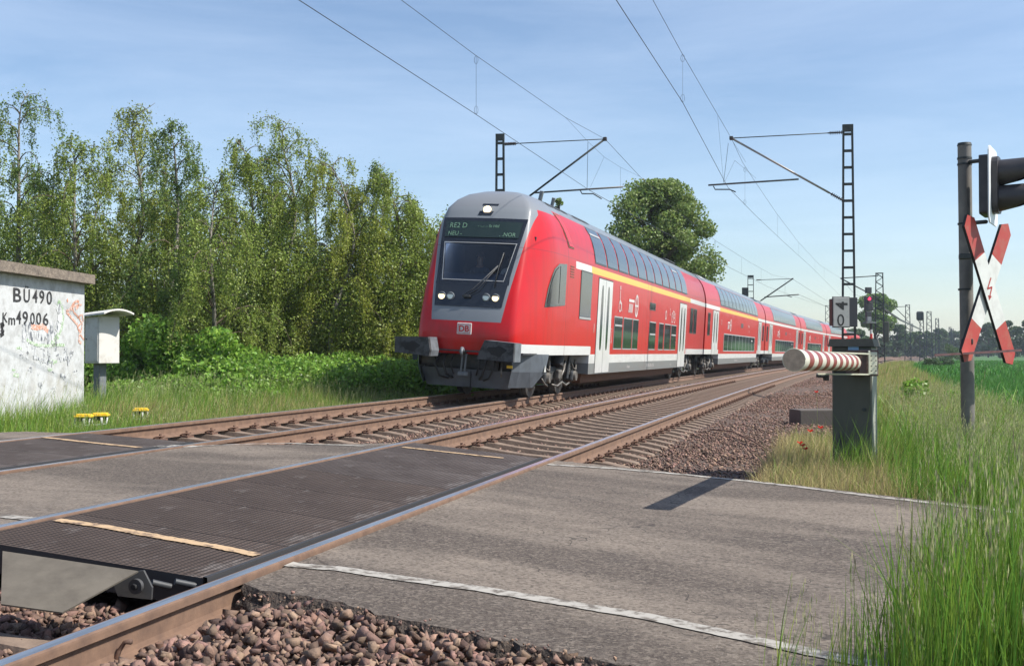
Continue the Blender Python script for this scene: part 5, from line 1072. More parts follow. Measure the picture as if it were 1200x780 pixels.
for ch, a, c, y0, y1 in (('B', 15, 24, 337, 353), ('Ü', 27, 34, 334.5, 353.5), ('4', 37.5, 43, 339, 354), ('9', 45.5, 51, 340, 355), ('0', 54, 60, 341, 356), ('K', 2.5, 8, 366, 377), ('m', 9.5, 17, 372, 380), ('4', 18.5, 24, 363.5, 379), ('9', 26, 32, 364.5, 379.5), ('0', 35, 40, 366, 380), ('0', 42, 47.5, 366, 380), ('6', 50, 56, 366.5, 381)):
    if ch in '0': stencil('0', a, c, y0, y1)
    else: stencil(ch, a, c, y0, y1)
def scrib(pts, m, w_, name='graffiti', off=.006):
    P = [HL(wall_x(x), 0, wall_z(x, y)) for x, y in pts]; b = MB()
    for a, c in zip(P, P[1:]):
        d = (c-a).normalized(); n_ = d.cross(nx).normalized()*w_/2; o_ = nx*off; b.poly([a+n_+o_, c+n_+o_, c-n_+o_, a-n_+o_], [(0, 1, 2, 3)])
    b.build(name, m, hut, fix=False)
scrib([(77, 365), (82, 362), (86, 355), (91, 352), (92, 358), (88, 362)], 'graffiti_orange', .05); scrib([(77, 365), (84, 373), (90, 380), (93, 390), (92, 400), (95, 402)], 'graffiti_orange', .05); scrib([(88, 354), (84, 360), (86, 366), (92, 372), (96, 380), (94, 392), (98, 398)], 'graffiti_orange', .035); scrib([(78, 350), (79, 354)], 'graffiti_orange', .05)
scrib([(83, 364), (87, 358), (95, 357)], 'graffiti_orange', .03); scrib([(90, 372), (96, 368), (97, 376), (90, 384), (94, 388)], 'graffiti_orange', .03)
scrib([(67, 353), (71, 358), (73, 368), (72, 380), (69, 390), (64, 400), (60, 404)], 'graffiti_green', .12); scrib([(31, 398), (38, 402), (42, 404), (56, 405), (66, 404), (76, 404)], 'graffiti_green', .05)
scrib([(36, 382), (42, 384), (50, 382), (56, 388)], 'graffiti_orange', .09); scrib([(0, 381), (4, 379), (1, 385), (4, 390), (0, 393)], 'stencil_black', .07)
r = np.random.default_rng(5)
for k in range(16):   # smudged sprayed patch
    x = 27+k*2.5+r.uniform(-1, 1); y = r.uniform(384, 400); scrib([(x, y-10), (x+r.uniform(-.5, .5), y), (x+r.uniform(-1, 1), y+r.uniform(3, 12))], 'graffiti_black', r.uniform(.06, .16), off=.003+k*.0002)
scrib([(67, 358), (70, 366), (69, 378), (66, 388)], 'graffiti_black', .16, off=.0065)
for k in range(30):
    x = r.uniform(22, 86); y = r.triangular(406, 412, 462); scrib([(x, y), (x+r.uniform(1, 5), y+r.uniform(-3, 3)), (x+r.uniform(-2, 6), y+r.uniform(2, 7))], 'graffiti_black', r.uniform(.02, .08), off=.003+k*.0002)
for k in range(6):
    x = r.uniform(4, 60); y = r.uniform(395, 440); scrib([(x, y), (x+r.uniform(2, 6), y+r.uniform(-2, 2)), (x+r.uniform(4, 9), y+r.uniform(0, 4))], 'graffiti_green', r.uniform(.03, .07), off=.0025+k*.0002)
for k in range(5):
    x = (26, 33, 41, 52, 56)[k]; scrib([(x, 380), (x+.3, 395), (x, 405+r.uniform(0, 20))], 'graffiti_black', .035, off=.0022)
# ---------------------------------------------------------------- grey cabinet on its post
cb = PD(112, 450, 23); az = YAW+math.radians(0); t = thing('relay_cabinet', 'small pale grey cabinet with overhanging roof on a post right of the white hut', 'cabinet', (cb.x+.15, cb.y, -.2), (0, 0, YAW-.69+.0))
z0, z1 = 1.06, 2.0
b = MB(); b.bbox((0, 0, (z0+z1)/2), (.52, .46, z1-z0), r=.015); b.build('housing', 'cabinet_beige', t)
b = MB(); b.bbox((.012, -.235, (z0+z1)/2), (.44, .02, z1-z0-.08), r=.006); dd = b.build('door', 'cabinet_beige', t); b = MB(); b.cyl((-.17, -.245, 1.55), (-.17, -.262, 1.55), .012); b.build('lock', 'train_dark', dd)
b = MB(); b.box((-.263, 0, (z0+z1)/2), (.006, .42, z1-z0-.05)); b.build('side_lighting_tint', 'cabinet_shade_tint', t)  # added sheet over the left face, its shade painted as a greyer tone
b = MB(); P = []
for x in (-.42, .62):
    for k in range(9): a = (k/8-.5); P.append((x, a*.66, z1+.02+.08*(1-(2*a)**2)+(x > 0)*.05))
b.grid(P, 2, 9); q = [(x, y, z-.035) for x, y, z in P]; b.grid(q, 2, 9); b.grid(P[:9]+q[:9], 2, 9); b.grid(P[9:]+q[9:], 2, 9); b.grid([P[0], P[9], q[0], q[9]], 2, 2); b.grid([P[8], P[17], q[8], q[17]], 2, 2); b.build('roof', 'cabinet_beige', t)
b = MB(); b.bbox((-.08, 0, .52), (.24, .16, 1.08), r=.02); b.build('post', 'post_grey', t)
# ---------------------------------------------------------------- yellow topped boxes
for i, (px, py, d, lb_) in enumerate([(98, 490, 16.8, 'left box of the close pair of yellow topped boxes by the hut'), (118, 488.5, 17.0, 'right box of the close pair of yellow topped boxes by the hut'), (165, 482.5, 18.2, 'single yellow topped box standing apart in the grass')]):
    p = PD(px, py, d); t = thing('connection_box', lb_, 'connection box', (p.x, p.y, p.z-.12), (0, 0, .3+.1*i), group='yellow topped boxes in the grass')
    b = MB(); b.bbox((0, 0, .15), (.24, .19, .03), r=.008); b.bbox((0, 0, .175), (.20, .15, .025), r=.01); b.build('lid', 'yellow_lid', t)
    b = MB(); b.bbox((0, 0, .105), (.18, .13, .06), r=.01); b.build('body', 'letter_black', t)
    b = MB(); b.tube([(-.10, -.06, .12), (-.11, -.07, .03), (-.07, -.08, 0), (.02, -.08, .02), (.10, -.07, .02), (.11, -.06, .12)], .014); b.tube([(.03, -.075, .12), (.03, -.085, .0)], .02); b.build('bracket', 'white_leg', t)
# short dark post behind the buffer
p = PD(487, 458, 29.5); t = thing('marker_post', 'short dark post in the nettles under the left buffer of the train', 'post', (p.x, p.y, -.3)); b = MB(); b.bbox((0, 0, .8), (.13, .12, 1.6), r=.015); b.build('post', 'mast_steel', t); b = MB(); b.bbox((0, -.0, 1.62), (.15, .14, .04), r=.01); b.build('cap', 'mast_steel', t)
# ---------------------------------------------------------------- catenary masts
def hmast(base, h, label, w0=.36, w1=.22, rungs=14, far=False, group='catenary masts'):
    t = thing('catenary_mast', label, 'catenary mast', base, (0, 0, YAW*.3), group=group); m_ = 'mast_far' if far else 'mast_steel'
    b = MB()
    for sx in (-1, 1): b.prism([(sx*w0/2-.03, -.05, 0), (sx*w0/2+.03, -.05, 0), (sx*w0/2+.03, .05, 0), (sx*w0/2-.03, .05, 0)], (sx*(w1-w0)/2, 0, h))
    b.build('uprights', m_, t); b = MB()
    for k in range(rungs): z = .5+(h-.75)*k/(rungs-1); w_ = w0+(w1-w0)*z/h; b.box((0, 0, z), (w_-.062, .12, .07))
    b.box((0, 0, h-.06), (w1+.064, .115, .22)); b.build('batten_plates', m_, t); return t
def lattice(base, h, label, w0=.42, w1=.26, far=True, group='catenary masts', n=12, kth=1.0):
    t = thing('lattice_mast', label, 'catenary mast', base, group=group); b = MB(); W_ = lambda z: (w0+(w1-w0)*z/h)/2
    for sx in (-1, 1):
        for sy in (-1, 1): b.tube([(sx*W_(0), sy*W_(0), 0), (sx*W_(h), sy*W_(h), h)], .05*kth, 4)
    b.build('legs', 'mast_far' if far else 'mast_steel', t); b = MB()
    for k in range(n):
        z0, z1 = h*k/n, h*(k+1)/n; s_ = 1 if k % 2 else -1
        for sy in (-1, 1): b.tube([(s_*W_(z0), sy*W_(z0), z0), (-s_*W_(z1), sy*W_(z1), z1)], .03*kth, 4); b.tube([(sy*W_(z0), s_*W_(z0), z0), (sy*W_(z1), -s_*W_(z1), z1)], .03*kth, 4)
    b.box((0, 0, h), (w1+.1, w1+.1, .06)); b.build('braces', 'mast_far' if far else 'mast_steel', t); return t
def ins(a, c):   # ribbed insulator between two points
    b = MB(); a, c = Vector(a), Vector(c); d = c-a; b.cyl(a, c, .022, n=8)
    for k in range(7): q = a+d*(.15+.7*k/6); b.cyl(q-d.normalized()*.012, q+d.normalized()*.012, .055, n=12)
    return b
def cantilever(mt, top_att, tip, low_att, reg0, reg1, drop, steady, label, cm='tube_alu', r=.028, name='cantilever'):
    t = thing(name, label, 'cantilever', top_att); L_ = lambda p: Vector(p)-t.location
    a, c = Vector(top_att), Vector(tip); k = a.lerp(c, .14); ins(L_(a), L_(k)).build('insulator', 'insulator', t); MB().tube([L_(k), L_(c)], r*.55, 6).build('top_stay', 'mast_steel', t)
    a2 = Vector(low_att); k2 = a2.lerp(c, .13); ins(L_(a2), L_(k2)).build('insulator', 'insulator', t); MB().tube([L_(k2), L_(c)], r*1.15, 8).build('diagonal_tube', cm, t)
    MB().tube([L_(reg0), L_(reg1)], r, 8).build('registration_tube', 'tube_alu', t); MB().tube([L_(drop[0]), L_(drop[1])], .008, 4).build('hanger', 'wire', t)
    MB().tube([L_(q) for q in steady], r*.7, 6).build('steady_arm', 'mast_steel', t); b = MB(); b.bbox((0, 0, 0), (.12, .12, .12), r=.02); b.build('clamp', 'insulator', t).location = L_(c); return t
MD1, MD2 = 35.0, 36.9
pr = PD(995, 440, MD1); mr = hmast((pr.x, pr.y, -.4), htop(147, MD1, -.4), 'dark ladder-like catenary mast rising behind the barrier housing', w0=.40, w1=.26, rungs=16)
plm = PD(586, 440, MD2); ml = hmast((plm.x, plm.y, -.3), htop(158, MD2, -.3), 'dark catenary mast sticking up behind the nose of the train', rungs=16)
ar = PD(989, 155, MD1); tipr = PD(857, 162, 36.0)
cantilever(mr, ar, tipr, PD(990, 236, MD1), PD(936, 210, 35.4), PD(830, 217, 36.2), (PD(853.5, 168, 36), PD(848, 214, 36.1)), [PD(836, 218, 36.1), PD(838, 222, 36.1), PD(855, 222, 36.0), PD(862, 225, 35.9)], 'pale cantilever arm reaching left from the mast behind the barrier', cm='tube_light')
tipl = PD(709, 163, 35.8)
cantilever(ml, PD(590, 169, MD2), tipl, PD(591, 252, MD2), PD(626, 226, 36.5), PD(730, 219, 35.6), (PD(689, 167, 36), PD(688, 221, 36)), [PD(680, 223, 36), PD(682, 227, 36), PD(695, 227, 36), PD(705, 233, 35.9)], 'black cantilever arm above the nose of the train', cm='mast_steel')
# next mast on the left with its cantilever and relay box
plm2 = PD(880, 430, 106); h2 = htop(323, 106, -.3); ml2 = hmast((plm2.x, plm2.y, -.3), h2, 'distant catenary mast with a box, above the roof of the second coach', w0=.6, w1=.5, rungs=14)
b = MB(); b.bbox((-.5, 0, h2-1.5), (.6, .4, .8), r=.03); b.build('box', 'mast_steel', ml2)
cantilever(ml2, PD(886, 328, 106), PD(929, 326.5, 104), PD(886, 356, 106), PD(896, 348, 106), PD(936, 345, 103.5), (PD(920, 328, 104), PD(920, 345, 104)), [PD(921, 346, 104), PD(928, 348, 104)], 'distant black cantilever arm above the second coach', cm='mast_steel', r=.05)
# lattice masts along the curve
LM = [(1031, 420, 320, 106, 'nearest lattice mast, right beside the light signal', .9, .6), (1064, 420, 357, 172, 'second lattice mast along the curve, counted from the light signal', .9, .55), (1080.5, 418, 366, 198, 'third lattice mast, with a dark lump at its top', .8, .5), (1089, 418, 365, 208, 'fourth lattice mast, widest of the distant ones', 1.1, .7), (1098.5, 418, 373, 250, 'fifth lattice mast from the light signal', .9, .6), (1113.5, 417, 383, 320, 'left mast of the thin pair at the end of the line', .6, .5), (1116.5, 417, 385, 340, 'right mast of the thin pair at the end of the line', .6, .5), (970, 400, 358, 175, 'thin mast rising behind the roof of the last coach', .8, .6), (1042, 420, 374, 300, 'faint mast between the first and second lattice mast', .6, .5), (1052, 420, 378, 330, 'thin faint mast just left of the second lattice mast', .5, .4), (1069, 420, 379, 360, 'faint mast right of the second lattice mast', .5, .4), (1108, 417, 392, 380, 'short faint mast left of the thin pair', .5, .4), (1128, 417, 388, 360, 'thin faint mast just left of the crossbuck post', .5, .4)]
LO = []
for px, pb_, pt, d, lb_, w0, w1 in LM:
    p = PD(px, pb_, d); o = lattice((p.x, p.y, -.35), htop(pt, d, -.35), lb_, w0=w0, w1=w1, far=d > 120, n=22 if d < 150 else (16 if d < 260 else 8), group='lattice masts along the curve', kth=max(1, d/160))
    for c_ in kids(o): pass
    LO.append(o)
def small_cant(px0, py0, px1, py1, pxm, pym, d, label):
    a = PD(px0, py0, d); t = thing('cantilever', label, 'cantilever', a); b = MB(); b.tube([Vector((0, 0, 0)), PD(px1, py1, d)-a], .05, 5); b.build('top_stay', 'mast_steel', t); b = MB(); b.tube([PD(px0, py0+pym, d)-a, PD(px1, py1, d)-a], .06, 5); b.build('diagonal_tube', 'mast_steel', t)
small_cant(1029, 323, 985, 326, 0, 26, 106, 'far cantilever arm left of the nearest lattice mast'); small_cant(1062, 359, 1048, 359.5, 0, 14, 172, 'small cantilever arm at the second lattice mast'); small_cant(1079, 372, 1074, 372, 0, 8, 198, 'tiny cantilever arm at the third lattice mast')
b = MB(); b.bbox((0, 0, 0), (1.2, .6, 1.6), r=.3); b.build('transformer', 'mast_steel', LO[2]).location = (-.3, 0, htop(366, 198, -.35)-.6)
b = MB(); b.bbox((0, 0, 0), (.55, .4, 1.9), r=.05); b.build('cable_box', 'cabinet_green', LO[0]).location = (.55, -.2, 3.4)
# overhead wires
def sag(a, c, n, s): a, c = Vector(a), Vector(c); return [a.lerp(c, i/n)+Vector((0, 0, -4*s*(i/n)*(1-i/n))) for i in range(n+1)]
def along(pts, q): P = [Vector(p) for p in pts]; return P
def wire_thing(label, cpts, mpts, drops, r=.007, name='overhead_wire', group='overhead wires'):
    o = Vector(cpts[0]); t = thing(name, label, 'overhead wire', o, group=group); MB().tube([Vector(p)-o for p in cpts], r, 5).build('contact_wire', 'wire', t); MB().tube([Vector(p)-o for p in mpts], r*.85, 5).build('messenger_wire', 'wire', t)
    for di, (a, c) in enumerate(drops):
        d = MB(); d.tube([Vector(a)-o, Vector(c)-o], r*.55, 4)
        if r < .012 and di == 0:
            for q, sg in ((Vector(a)-o, -1), (Vector(c)-o, 1)): d.tube([q+Vector((.045*math.sin(w_), 0, sg*(.09-.09*math.cos(w_)*1.0))) for w_ in np.linspace(0, 6.28, 9)], .004, 4, caps=False)
        d.build('dropper', 'wire', t)
def RU(px, py, u):
    lo, hi = 1.0, 900.0
    for _ in range(60):
        m_ = (lo+hi)/2; q = W(m_, u); a, d = cam_ad(q.x, q.y)
        if d < .2 or 600+FPX*a/d < px: lo = m_
        else: hi = m_
    q = W(lo, u); a, d = cam_ad(q.x, q.y); return PD(px, py, d)
def ext(a, c, k): a, c = Vector(a), Vector(c); return a+(a-c)*k
cn = [RU(722, 0, -3.3), RU(800, 120, -3.3), RU(853, 219.5, -3.4), ]; cn = [ext(cn[0], cn[1], 3.4)]+cn
mn = [RU(765, 0, -3.5), RU(800, 64, -3.5), tipr]; mn = [ext(mn[0], mn[1], 5)+Vector((0, 0, 2.0))]+mn
wire_thing('overhead wires above the near track between the camera and the first mast on the right', cn, mn, [(RU(800, 64, -3.5), RU(800, 120, -3.3)), (PD(841, 136, 33.8), PD(848, 214, 36))])
cf = [RU(350, 0, -7.5), RU(453, 66.5, -7.5), RU(556, 133, -7.5), RU(640, 189, -7.5), RU(690, 222.5, -7.5)]; cf = [ext(cf[0], cf[1], 6)]+cf
mf = [RU(470, 0, -7.5), RU(556, 64, -7.5), RU(663, 138, -7.5), tipl]; mf = [ext(mf[0], mf[1], 8)+Vector((0, 0, .6))]+mf
wire_thing('overhead wires above the far track between the camera and the cantilever over the train nose', cf, mf, [(RU(558, 65.5, -7.5), RU(558, 134, -7.5)), (PD(663, 138, 34.5), PD(689, 166, 35.8)), (PD(708, 184, 37), PD(692, 219, 36.2)), (PD(689, 166, 35.8), PD(708, 184, 37)), (PD(708, 184, 37), PD(727, 196, 39)), (PD(727, 196, 39), PD(750, 207, 42)), (PD(727, 196, 39), PD(727, 245, 39))])
# onward spans
c2 = [RU(853, 219.5, -3.4), RU(885, 252, -3.3), RU(920, 285, -3.3), RU(950, 312, -3.3), RU(985, 347, -3.4), ]; m2_ = [tipr, RU(870, 190, -3.5), RU(885, 213, -3.5), RU(910, 250, -3.5), RU(935, 283, -3.5), RU(960, 310, -3.5), RU(985, 326, -3.5)]
wire_thing('overhead wires above the near track beyond the first mast on the right', c2, m2_, [(RU(x, y0, -3.5), RU(x, y1, -3.4)) for x, y0, y1 in ((873, 196, 240), (911, 251, 277), (936, 284, 300), (955, 305, 317), (966, 313, 327))]+[(PD(857, 163, 36), PD(874, 190, 38)), (PD(861, 188, 37), PD(886, 209, 40)), (PD(861, 188, 37), PD(848, 216, 36.1))])
c3 = [RU(690, 222.5, -7.5), RU(760, 262, -7.5), RU(838, 305, -7.5), RU(900, 336, -7.5), RU(945, 352, -7.5), RU(972, 360, -7.5)]; m3 = [tipl, RU(750, 207, -7.5), RU(790, 245, -7.5), RU(840, 283, -7.5), RU(880, 308, -7.5), RU(905, 322, -7.5), RU(929, 327, -7.5)]
wire_thing('overhead wires above the train beyond the cantilever over its nose', c3, m3, [(RU(x, y0, -7.5), RU(x, y1, -7.5)) for x, y0, y1 in ((838, 282, 305), (869, 302, 321), (892, 315, 332))], r=.009)
c4 = [RU(985, 347, -3.4), RU(1010, 366, -3.5), RU(1046, 386, -3.5)]; m4 = [RU(985, 326, -3.5), RU(1002, 345, -3.5), RU(1046, 360, -3.5)]
wire_thing('overhead wires above the near track past the light signal', c4, m4, [], r=.016)
c5 = [RU(936, 345, -7.5), RU(975, 362, -7.5), RU(1020, 384, -7.5)]; m5 = [RU(929, 327, -7.5), RU(965, 350, -7.5), RU(1020, 375, -7.5)]
wire_thing('overhead wires above the last coaches of the train', c5, m5, [], r=.014)
o = PD(1037, 364, 104); t = thing('feeder_line', 'pair of thick dark cables slanting down from the nearest lattice mast', 'cables', o)
for k in (0, 1.6): MB().tube([PD(1037, 362+k, 104)-o, PD(1055, 374+k*.8, 125)-o, PD(1080, 386+k*.5, 195)-o], .05, 5).build('cable', 'wire', t)
# ---------------------------------------------------------------- number board on the mast
p = PD(988, 365.5, 33.8); t = thing('number_board', 'grey box shaped board with black digits hung on the ladder-like mast', 'number board', p, (0, 0, YAW+.10))
w_, h_ = .50, .88
b = MB(); b.bbox((-.06, 0, 0), (w_, .03, h_), r=.012); b.build('front_plate', 'sign_grey', t); b = MB(); b.bbox((-.06, .012, 0), (w_+.04, .02, h_+.04), r=.008); b.build('rim', 'signal_black', t)
b = MB(); b.bbox((.33, .06, 0), (.27, .04, h_), r=.01); b.bbox((-.05, .2, 0), (.5, .3, .8), r=.02); b.build('housing', 'signal_black', t)
text_mb('0', .50, lambda a, c: (a-.05-.155, -.018, -.41+c)).build('digit', 'letter_black', t, fix=False)
text_mb('4', .50, lambda a, c: (-.08+.18-c*1.0+.02, -.018, .07+a*.95), bold=.014).build('digit', 'letter_black', t, fix=False)
# ---------------------------------------------------------------- light signal
p = PD(1018, 420, 80); t = thing('light_signal', 'black railway light signal showing red on a red and white post', 'signal', (p.x, p.y, -.3), (0, 0, YAW+.2)); zz = lambda y: HC+(413.65-y)*80/FPX+.3
b = MB(); b.bbox((0, 0, (zz(347)+zz(364))/2), (.58, .25, zz(347)-zz(364)), r=.03); b.bbox((0, -.0, zz(340)), (.42, .22, .42), r=.02); b.bbox((0, 0, zz(368)), (.40, .22, .40), r=.02); b.build('signal_head', 'signal_black', t)
b = MB(); b.cyl((0, -.13, zz(350)), (0, -.16, zz(350)), .12, n=18); b.build('red_lamp', 'red_light', t); b = MB()
for y in (350, 357): b = MB(); b.tube([(.16*math.cos(a), -.25, zz(y)+.16*math.sin(a)) for a in np.linspace(0, math.pi, 9)], .03, 5); b.build('lamp_hood', 'signal_black', t)
b = MB(); b.bbox((0, 0, zz(374)), (.34, .25, .34), r=.03); b.bbox((.1, 0, zz(378)), (.8, .5, .08), r=.02); b.build('platform', 'post_grey', t)
for (ya, yb, m_) in ((420, 404, 'mast_steel'), (404, 398, 'sign_white'), (398, 391, 'red_paint'), (391, 386, 'sign_white'), (386, 376, 'mast_steel')): b = MB(); b.cyl((.2, 0, zz(ya)), (.2, 0, zz(yb)), .09); b.build('post', m_, t)
# ---------------------------------------------------------------- barrier machine and arm
bx_ = CV(3.83, 12.7); t = thing('level_crossing_barrier', 'dark green barrier cabinet with red and white striped arm across the road', 'barrier', (bx_.x, bx_.y, -.35)); RB = Matrix.Rotation(YAW-.44, 3, 'Z') @ Matrix.Diagonal((1.13, 1.13, 1))
hb_ = 1.49
b = MB(); b.bbox((0, 0, hb_/2), (.37, .38, hb_), RB, r=.012); cab_o = b.build('cabinet', 'cabinet_green', t); b = MB(); b.box(RB @ Vector((.1885, 0, hb_/2)), (.006, .34, hb_-.06), RB); b.build('side_lighting_tint', 'cabinet_sunlit_tint', t)  # thin sheet added on the right face, sunlit look painted in paler
b = MB(); b.prism([RB @ Vector(q) for q in ((-.22, -.225, hb_), (.22, -.225, hb_), (.20, -.225, hb_+.085), (-.20, -.225, hb_+.085))], RB @ Vector((0, .45, 0))); b.build('cap', 'cap_olive', t)
b = MB(); b.box(RB @ Vector((.02, -.1945, hb_-.03)), (.10, .006, .06), RB); b.build('sticker', 'blue_sticker', t)
b = MB(); b.box(RB @ Vector((0, -.193, .75)), (.32, .004, .9), RB); b.build('door_panel', 'cabinet_green', t)
mz = HC+(413.65-425)*11.0/FPX
# bracket housing round the arm root
mt_ = PD(1008, 425, 11.0); br = MB(); 
o_ = t.location.copy(); t2 = t
a0, a1 = PD(1002, 425, 12.35), PD(930.5, 421.5, 8.1); d_ = (a1-a0).normalized(); LA = (a1-a0).length
nst = 18
b = MB(); b.cyl(a0-o_, a1-o_, .070, n=16); arm = b.build('arm', 'boom_white', t)
for k in range(nst):
    q0, q1 = a0+d_*LA*k/nst, a0+d_*LA*(k+1)/nst; r0 = .085-.006*k/nst; b = MB(); b.cyl(q0-o_, q1-o_, r0, r0+.0004, 32, caps=False); b.build('stripe', 'boom_red' if k % 2 == 0 and k < nst-1 else 'boom_white', arm)
b = MB(); b.cyl(a1-o_, a1+d_*.004-o_, .078, n=32); b.build('end_cap', 'boom_end', arm); b = MB(); b.tube([a1-o_+(Vector((math.cos(w), 0, 0))*.0+Vector((0, 0, 1)).cross(d_).normalized()*math.cos(w)*.0795+Vector((0, 0, 1))*math.sin(w)*.0795) for w in np.linspace(0, 2*math.pi, 33)], .004, 5); b.build('end_rim', 'housing_cream', arm)
b = MB(); b.cyl(a0-o_-d_*.10, a0-o_+d_*.03, .094, n=28); b.build('root_collar', 'mast_steel', t2)
hz = Vector((0, 0, 1)); bc = PD(1010, 425, 12.3)
Rb = Matrix.Rotation(YAW+math.atan2(.43, .9)*0+.12, 3, 'Z')
b = MB(); b.bbox(Rb @ Vector((0, 0, 0))+bc-o_, (.22, .36, .28), Rb, r=.01); b.build('bracket', 'housing_brown', t2)
for (x0_, y0_, x1_, y1_) in ((965, 412.5, 1018, 414.5), (958, 438, 1018, 438.5)): 
    pa, pb = PD(x0_, y0_, 11.6), PD(x1_, y1_, 12.1); b = MB(); b.tube([pa-o_, pb-o_], .010, 4); b.build('bracket_flange', 'housing_cream', t2)
b = MB(); q = PD(1022, 425.5, 12.15); b.bbox(q-o_, (.095, .06, .24), Rb, r=.008); b.build('bearing_plate', 'housing_cream', t2); b = MB()
for dz in (-.08, -.03, .03, .08):
    for dx_ in (-.025, .025): qq = q-o_+Rb @ Vector((dx_, -.035, dz)); b.cyl(qq, qq+Rb @ Vector((0, -.008, 0)), .007, n=6)
b.build('bolts', 'mast_steel', t2); b = MB(); b.bbox(PD(1018.4, 425, 12.1)-o_, (.02, .02, .26), Rb, r=.004); b.build('bracket_edge', 'housing_cream', t2)
b = MB(); b.bbox(PD(964, 440, 11.8)-o_, (.10, .12, .04), Rb, r=.01); b.bbox(PD(968, 443, 11.8)-o_, (.05, .06, .05), Rb, r=.01); b.build('counterweight_stop', 'signal_black', t2)
b = MB(); zq = .42
for dz in (.35, 1.2): b = MB(); b.cyl(RB @ Vector((-.165, -.20, dz)), RB @ Vector((-.165, -.20, dz+.09)), .012, n=8); b.build('hinge', 'cabinet_green', t)
b = MB(); b.cyl(RB @ Vector((.12, -.195, .8)), RB @ Vector((.12, -.212, .8)), .02, n=12); b.build('lock', 'mast_steel', t)
b = MB(); b.box(RB @ Vector((0, -.1965, .30)), (.325, .003, .008), RB); b.box(RB @ Vector((0, -.1965, 1.205)), (.325, .003, .008), RB); b.build('door_seam', 'black_void', t)
b = MB(); b.tube([RB @ Vector(q) for q in ((-.12, -.22, .0), (-.13, -.23, .3), (-.10, -.215, .52))], .014); b.build('cable', 'rubber_black', t)
# concrete block in the ballast
p = PD(955, 474, 22.5); b = MB(); b.bbox((0, 0, 0), (.85, .6, .36), Matrix.Rotation(YAW+.12, 3, 'Z'), r=.02); o = b.build('concrete_block', 'concrete_block'); o.location = (p.x, p.y, -.22); tag(o, 'low dark concrete block in the ballast left of the barrier housing', 'concrete block')
# ---------------------------------------------------------------- crossing signal, its post and the crossbuck
pz = CV(5.02, 12.5); t = thing('signal_post', 'tall grey steel tube post carrying the crossbuck at the right', 'post', (pz.x, pz.y, -.35)); hp = HC+(413.65-170)*12.5/FPX+.35
b = MB(); b.cyl((0, 0, 0), (-.02, 0, hp), .072, n=28); b.build('tube', 'pole_grey', t); b = MB(); b.cyl((-.02, 0, hp), (-.02, 0, hp+.03), .078, .07, 28); b.build('cap', 'mast_steel', t); b = MB()
for y in (186, 193, 263, 340): z = HC+(413.65-y)*12.5/FPX+.35; b.cyl((-.02, 0, z), (-.02, 0, z+.02), .078, n=24)
b.build('clamp_band', 'mast_steel', t)
D12 = 12.1
def board(a, c, w_, th, cuts, label_parent, nrm, name):
    pass
xc = PD(1154, 340, D12); nr = Vector((.60*math.cos(YAW)+.80*math.sin(YAW), .60*math.sin(YAW)-.80*math.cos(YAW), 0)); ux = Vector((-nr.y, nr.x, 0)); ux = ux if ux.dot(Vector((math.cos(YAW), math.sin(YAW), 0))) > 0 else -ux
t = thing('crossbuck', 'red and white crossbuck sign with a red lightning arrow on the grey post', 'crossbuck', xc)
def crossboard(p0_, p1_, w_, off, nm):
    # p = (u,z) in the sign plane; red ends, white middle, pointed tips
    a, c = Vector(p0_), Vector(p1_); d = (c-a).normalized(); n_ = Vector((-d.y, d.x)); L_ = (c-a).length; tip = w_*.38; M3 = lambda q, o: ux*q.x+hz*q.y+nr*o
    segs = [(0, .27, 'sign_red'), (.27, .73, 'sign_white'), (.73, 1, 'sign_red')]
    full = [a+d*0, a+d*tip+n_*w_/2, c-d*tip+n_*w_/2, c, c-d*tip-n_*w_/2, a+d*tip-n_*w_/2]; b = MB(); b.prism([M3(q, off-.03) for q in full], nr*.028); bo = b.build('board', 'sign_edge', t)
    for f0, f1, mm in segs:
        q0, q1 = a+d*L_*f0, a+d*L_*f1; sk = .07
        if f0 == 0: P_ = [a, a+d*tip+n_*w_/2, q1+n_*w_/2, q1-n_*w_/2, a+d*tip-n_*w_/2]
        elif f1 == 1: P_ = [q0+n_*w_/2, c-d*tip+n_*w_/2, c, c-d*tip-n_*w_/2, q0-n_*w_/2]
        else: P_ = [q0+n_*w_/2, q1+n_*w_/2, q1-n_*w_/2, q0-n_*w_/2]
        b = MB(); b.poly([M3(q, off+.001) for q in P_], [tuple(range(len(P_)))]); b.build('face', mm, bo, fix=False)
def SP(px, py):   # picture point onto the sign plane
    r_, fw = ray(px, py); o = Vector((0, 0, HC)); k = (xc-o).dot(nr)/r_.dot(nr); q = o+r_*k-xc; return (q.dot(ux), q.z)
crossboard(SP(1181.5, 262), SP(1130, 424), .212, 0.0, 'a'); crossboard(SP(1130, 252), SP(1183, 427), .212, .035, 'b')
b = MB(); A = [(1158, 326), (1152.5, 339), (1156.5, 340), (1153.5, 349)]
def SPv(px, py, off): u_, z_ = SP(px, py); return ux*u_+hz*z_+nr*off
for (p_, q_) in (((1157.5, 325.5), (1153.5, 338.5)), ((1153, 338.5), (1159, 336.5)), ((1158.5, 336.5), (1155.8, 349))):
    a, c = SPv(*p_, .038), SPv(*q_, .038); d = (c-a).normalized(); n_ = d.cross(nr)*.010; b.poly([a+n_, c+n_, c-n_, a-n_], [(0, 1, 2, 3)])
b.poly([SPv(1154, 346, .038), SPv(1158.5, 347, .038), SPv(1155.5, 352, .038)], [(0, 1, 2)]); b.build('lightning_arrow', 'sign_red', t, fix=False)
b = MB(); a, c = PD(1096, 417.2, 12.05)-xc, PD(1197, 411.5, 11.7)-xc; dd = (c-a).normalized(); sd_ = dd.cross(hz).normalized(); b.prism([a, a+sd_*.10, a+sd_*.10+hz*.022, a+hz*.022], c-a); b.build('lower_bar', 'sign_bar', t)
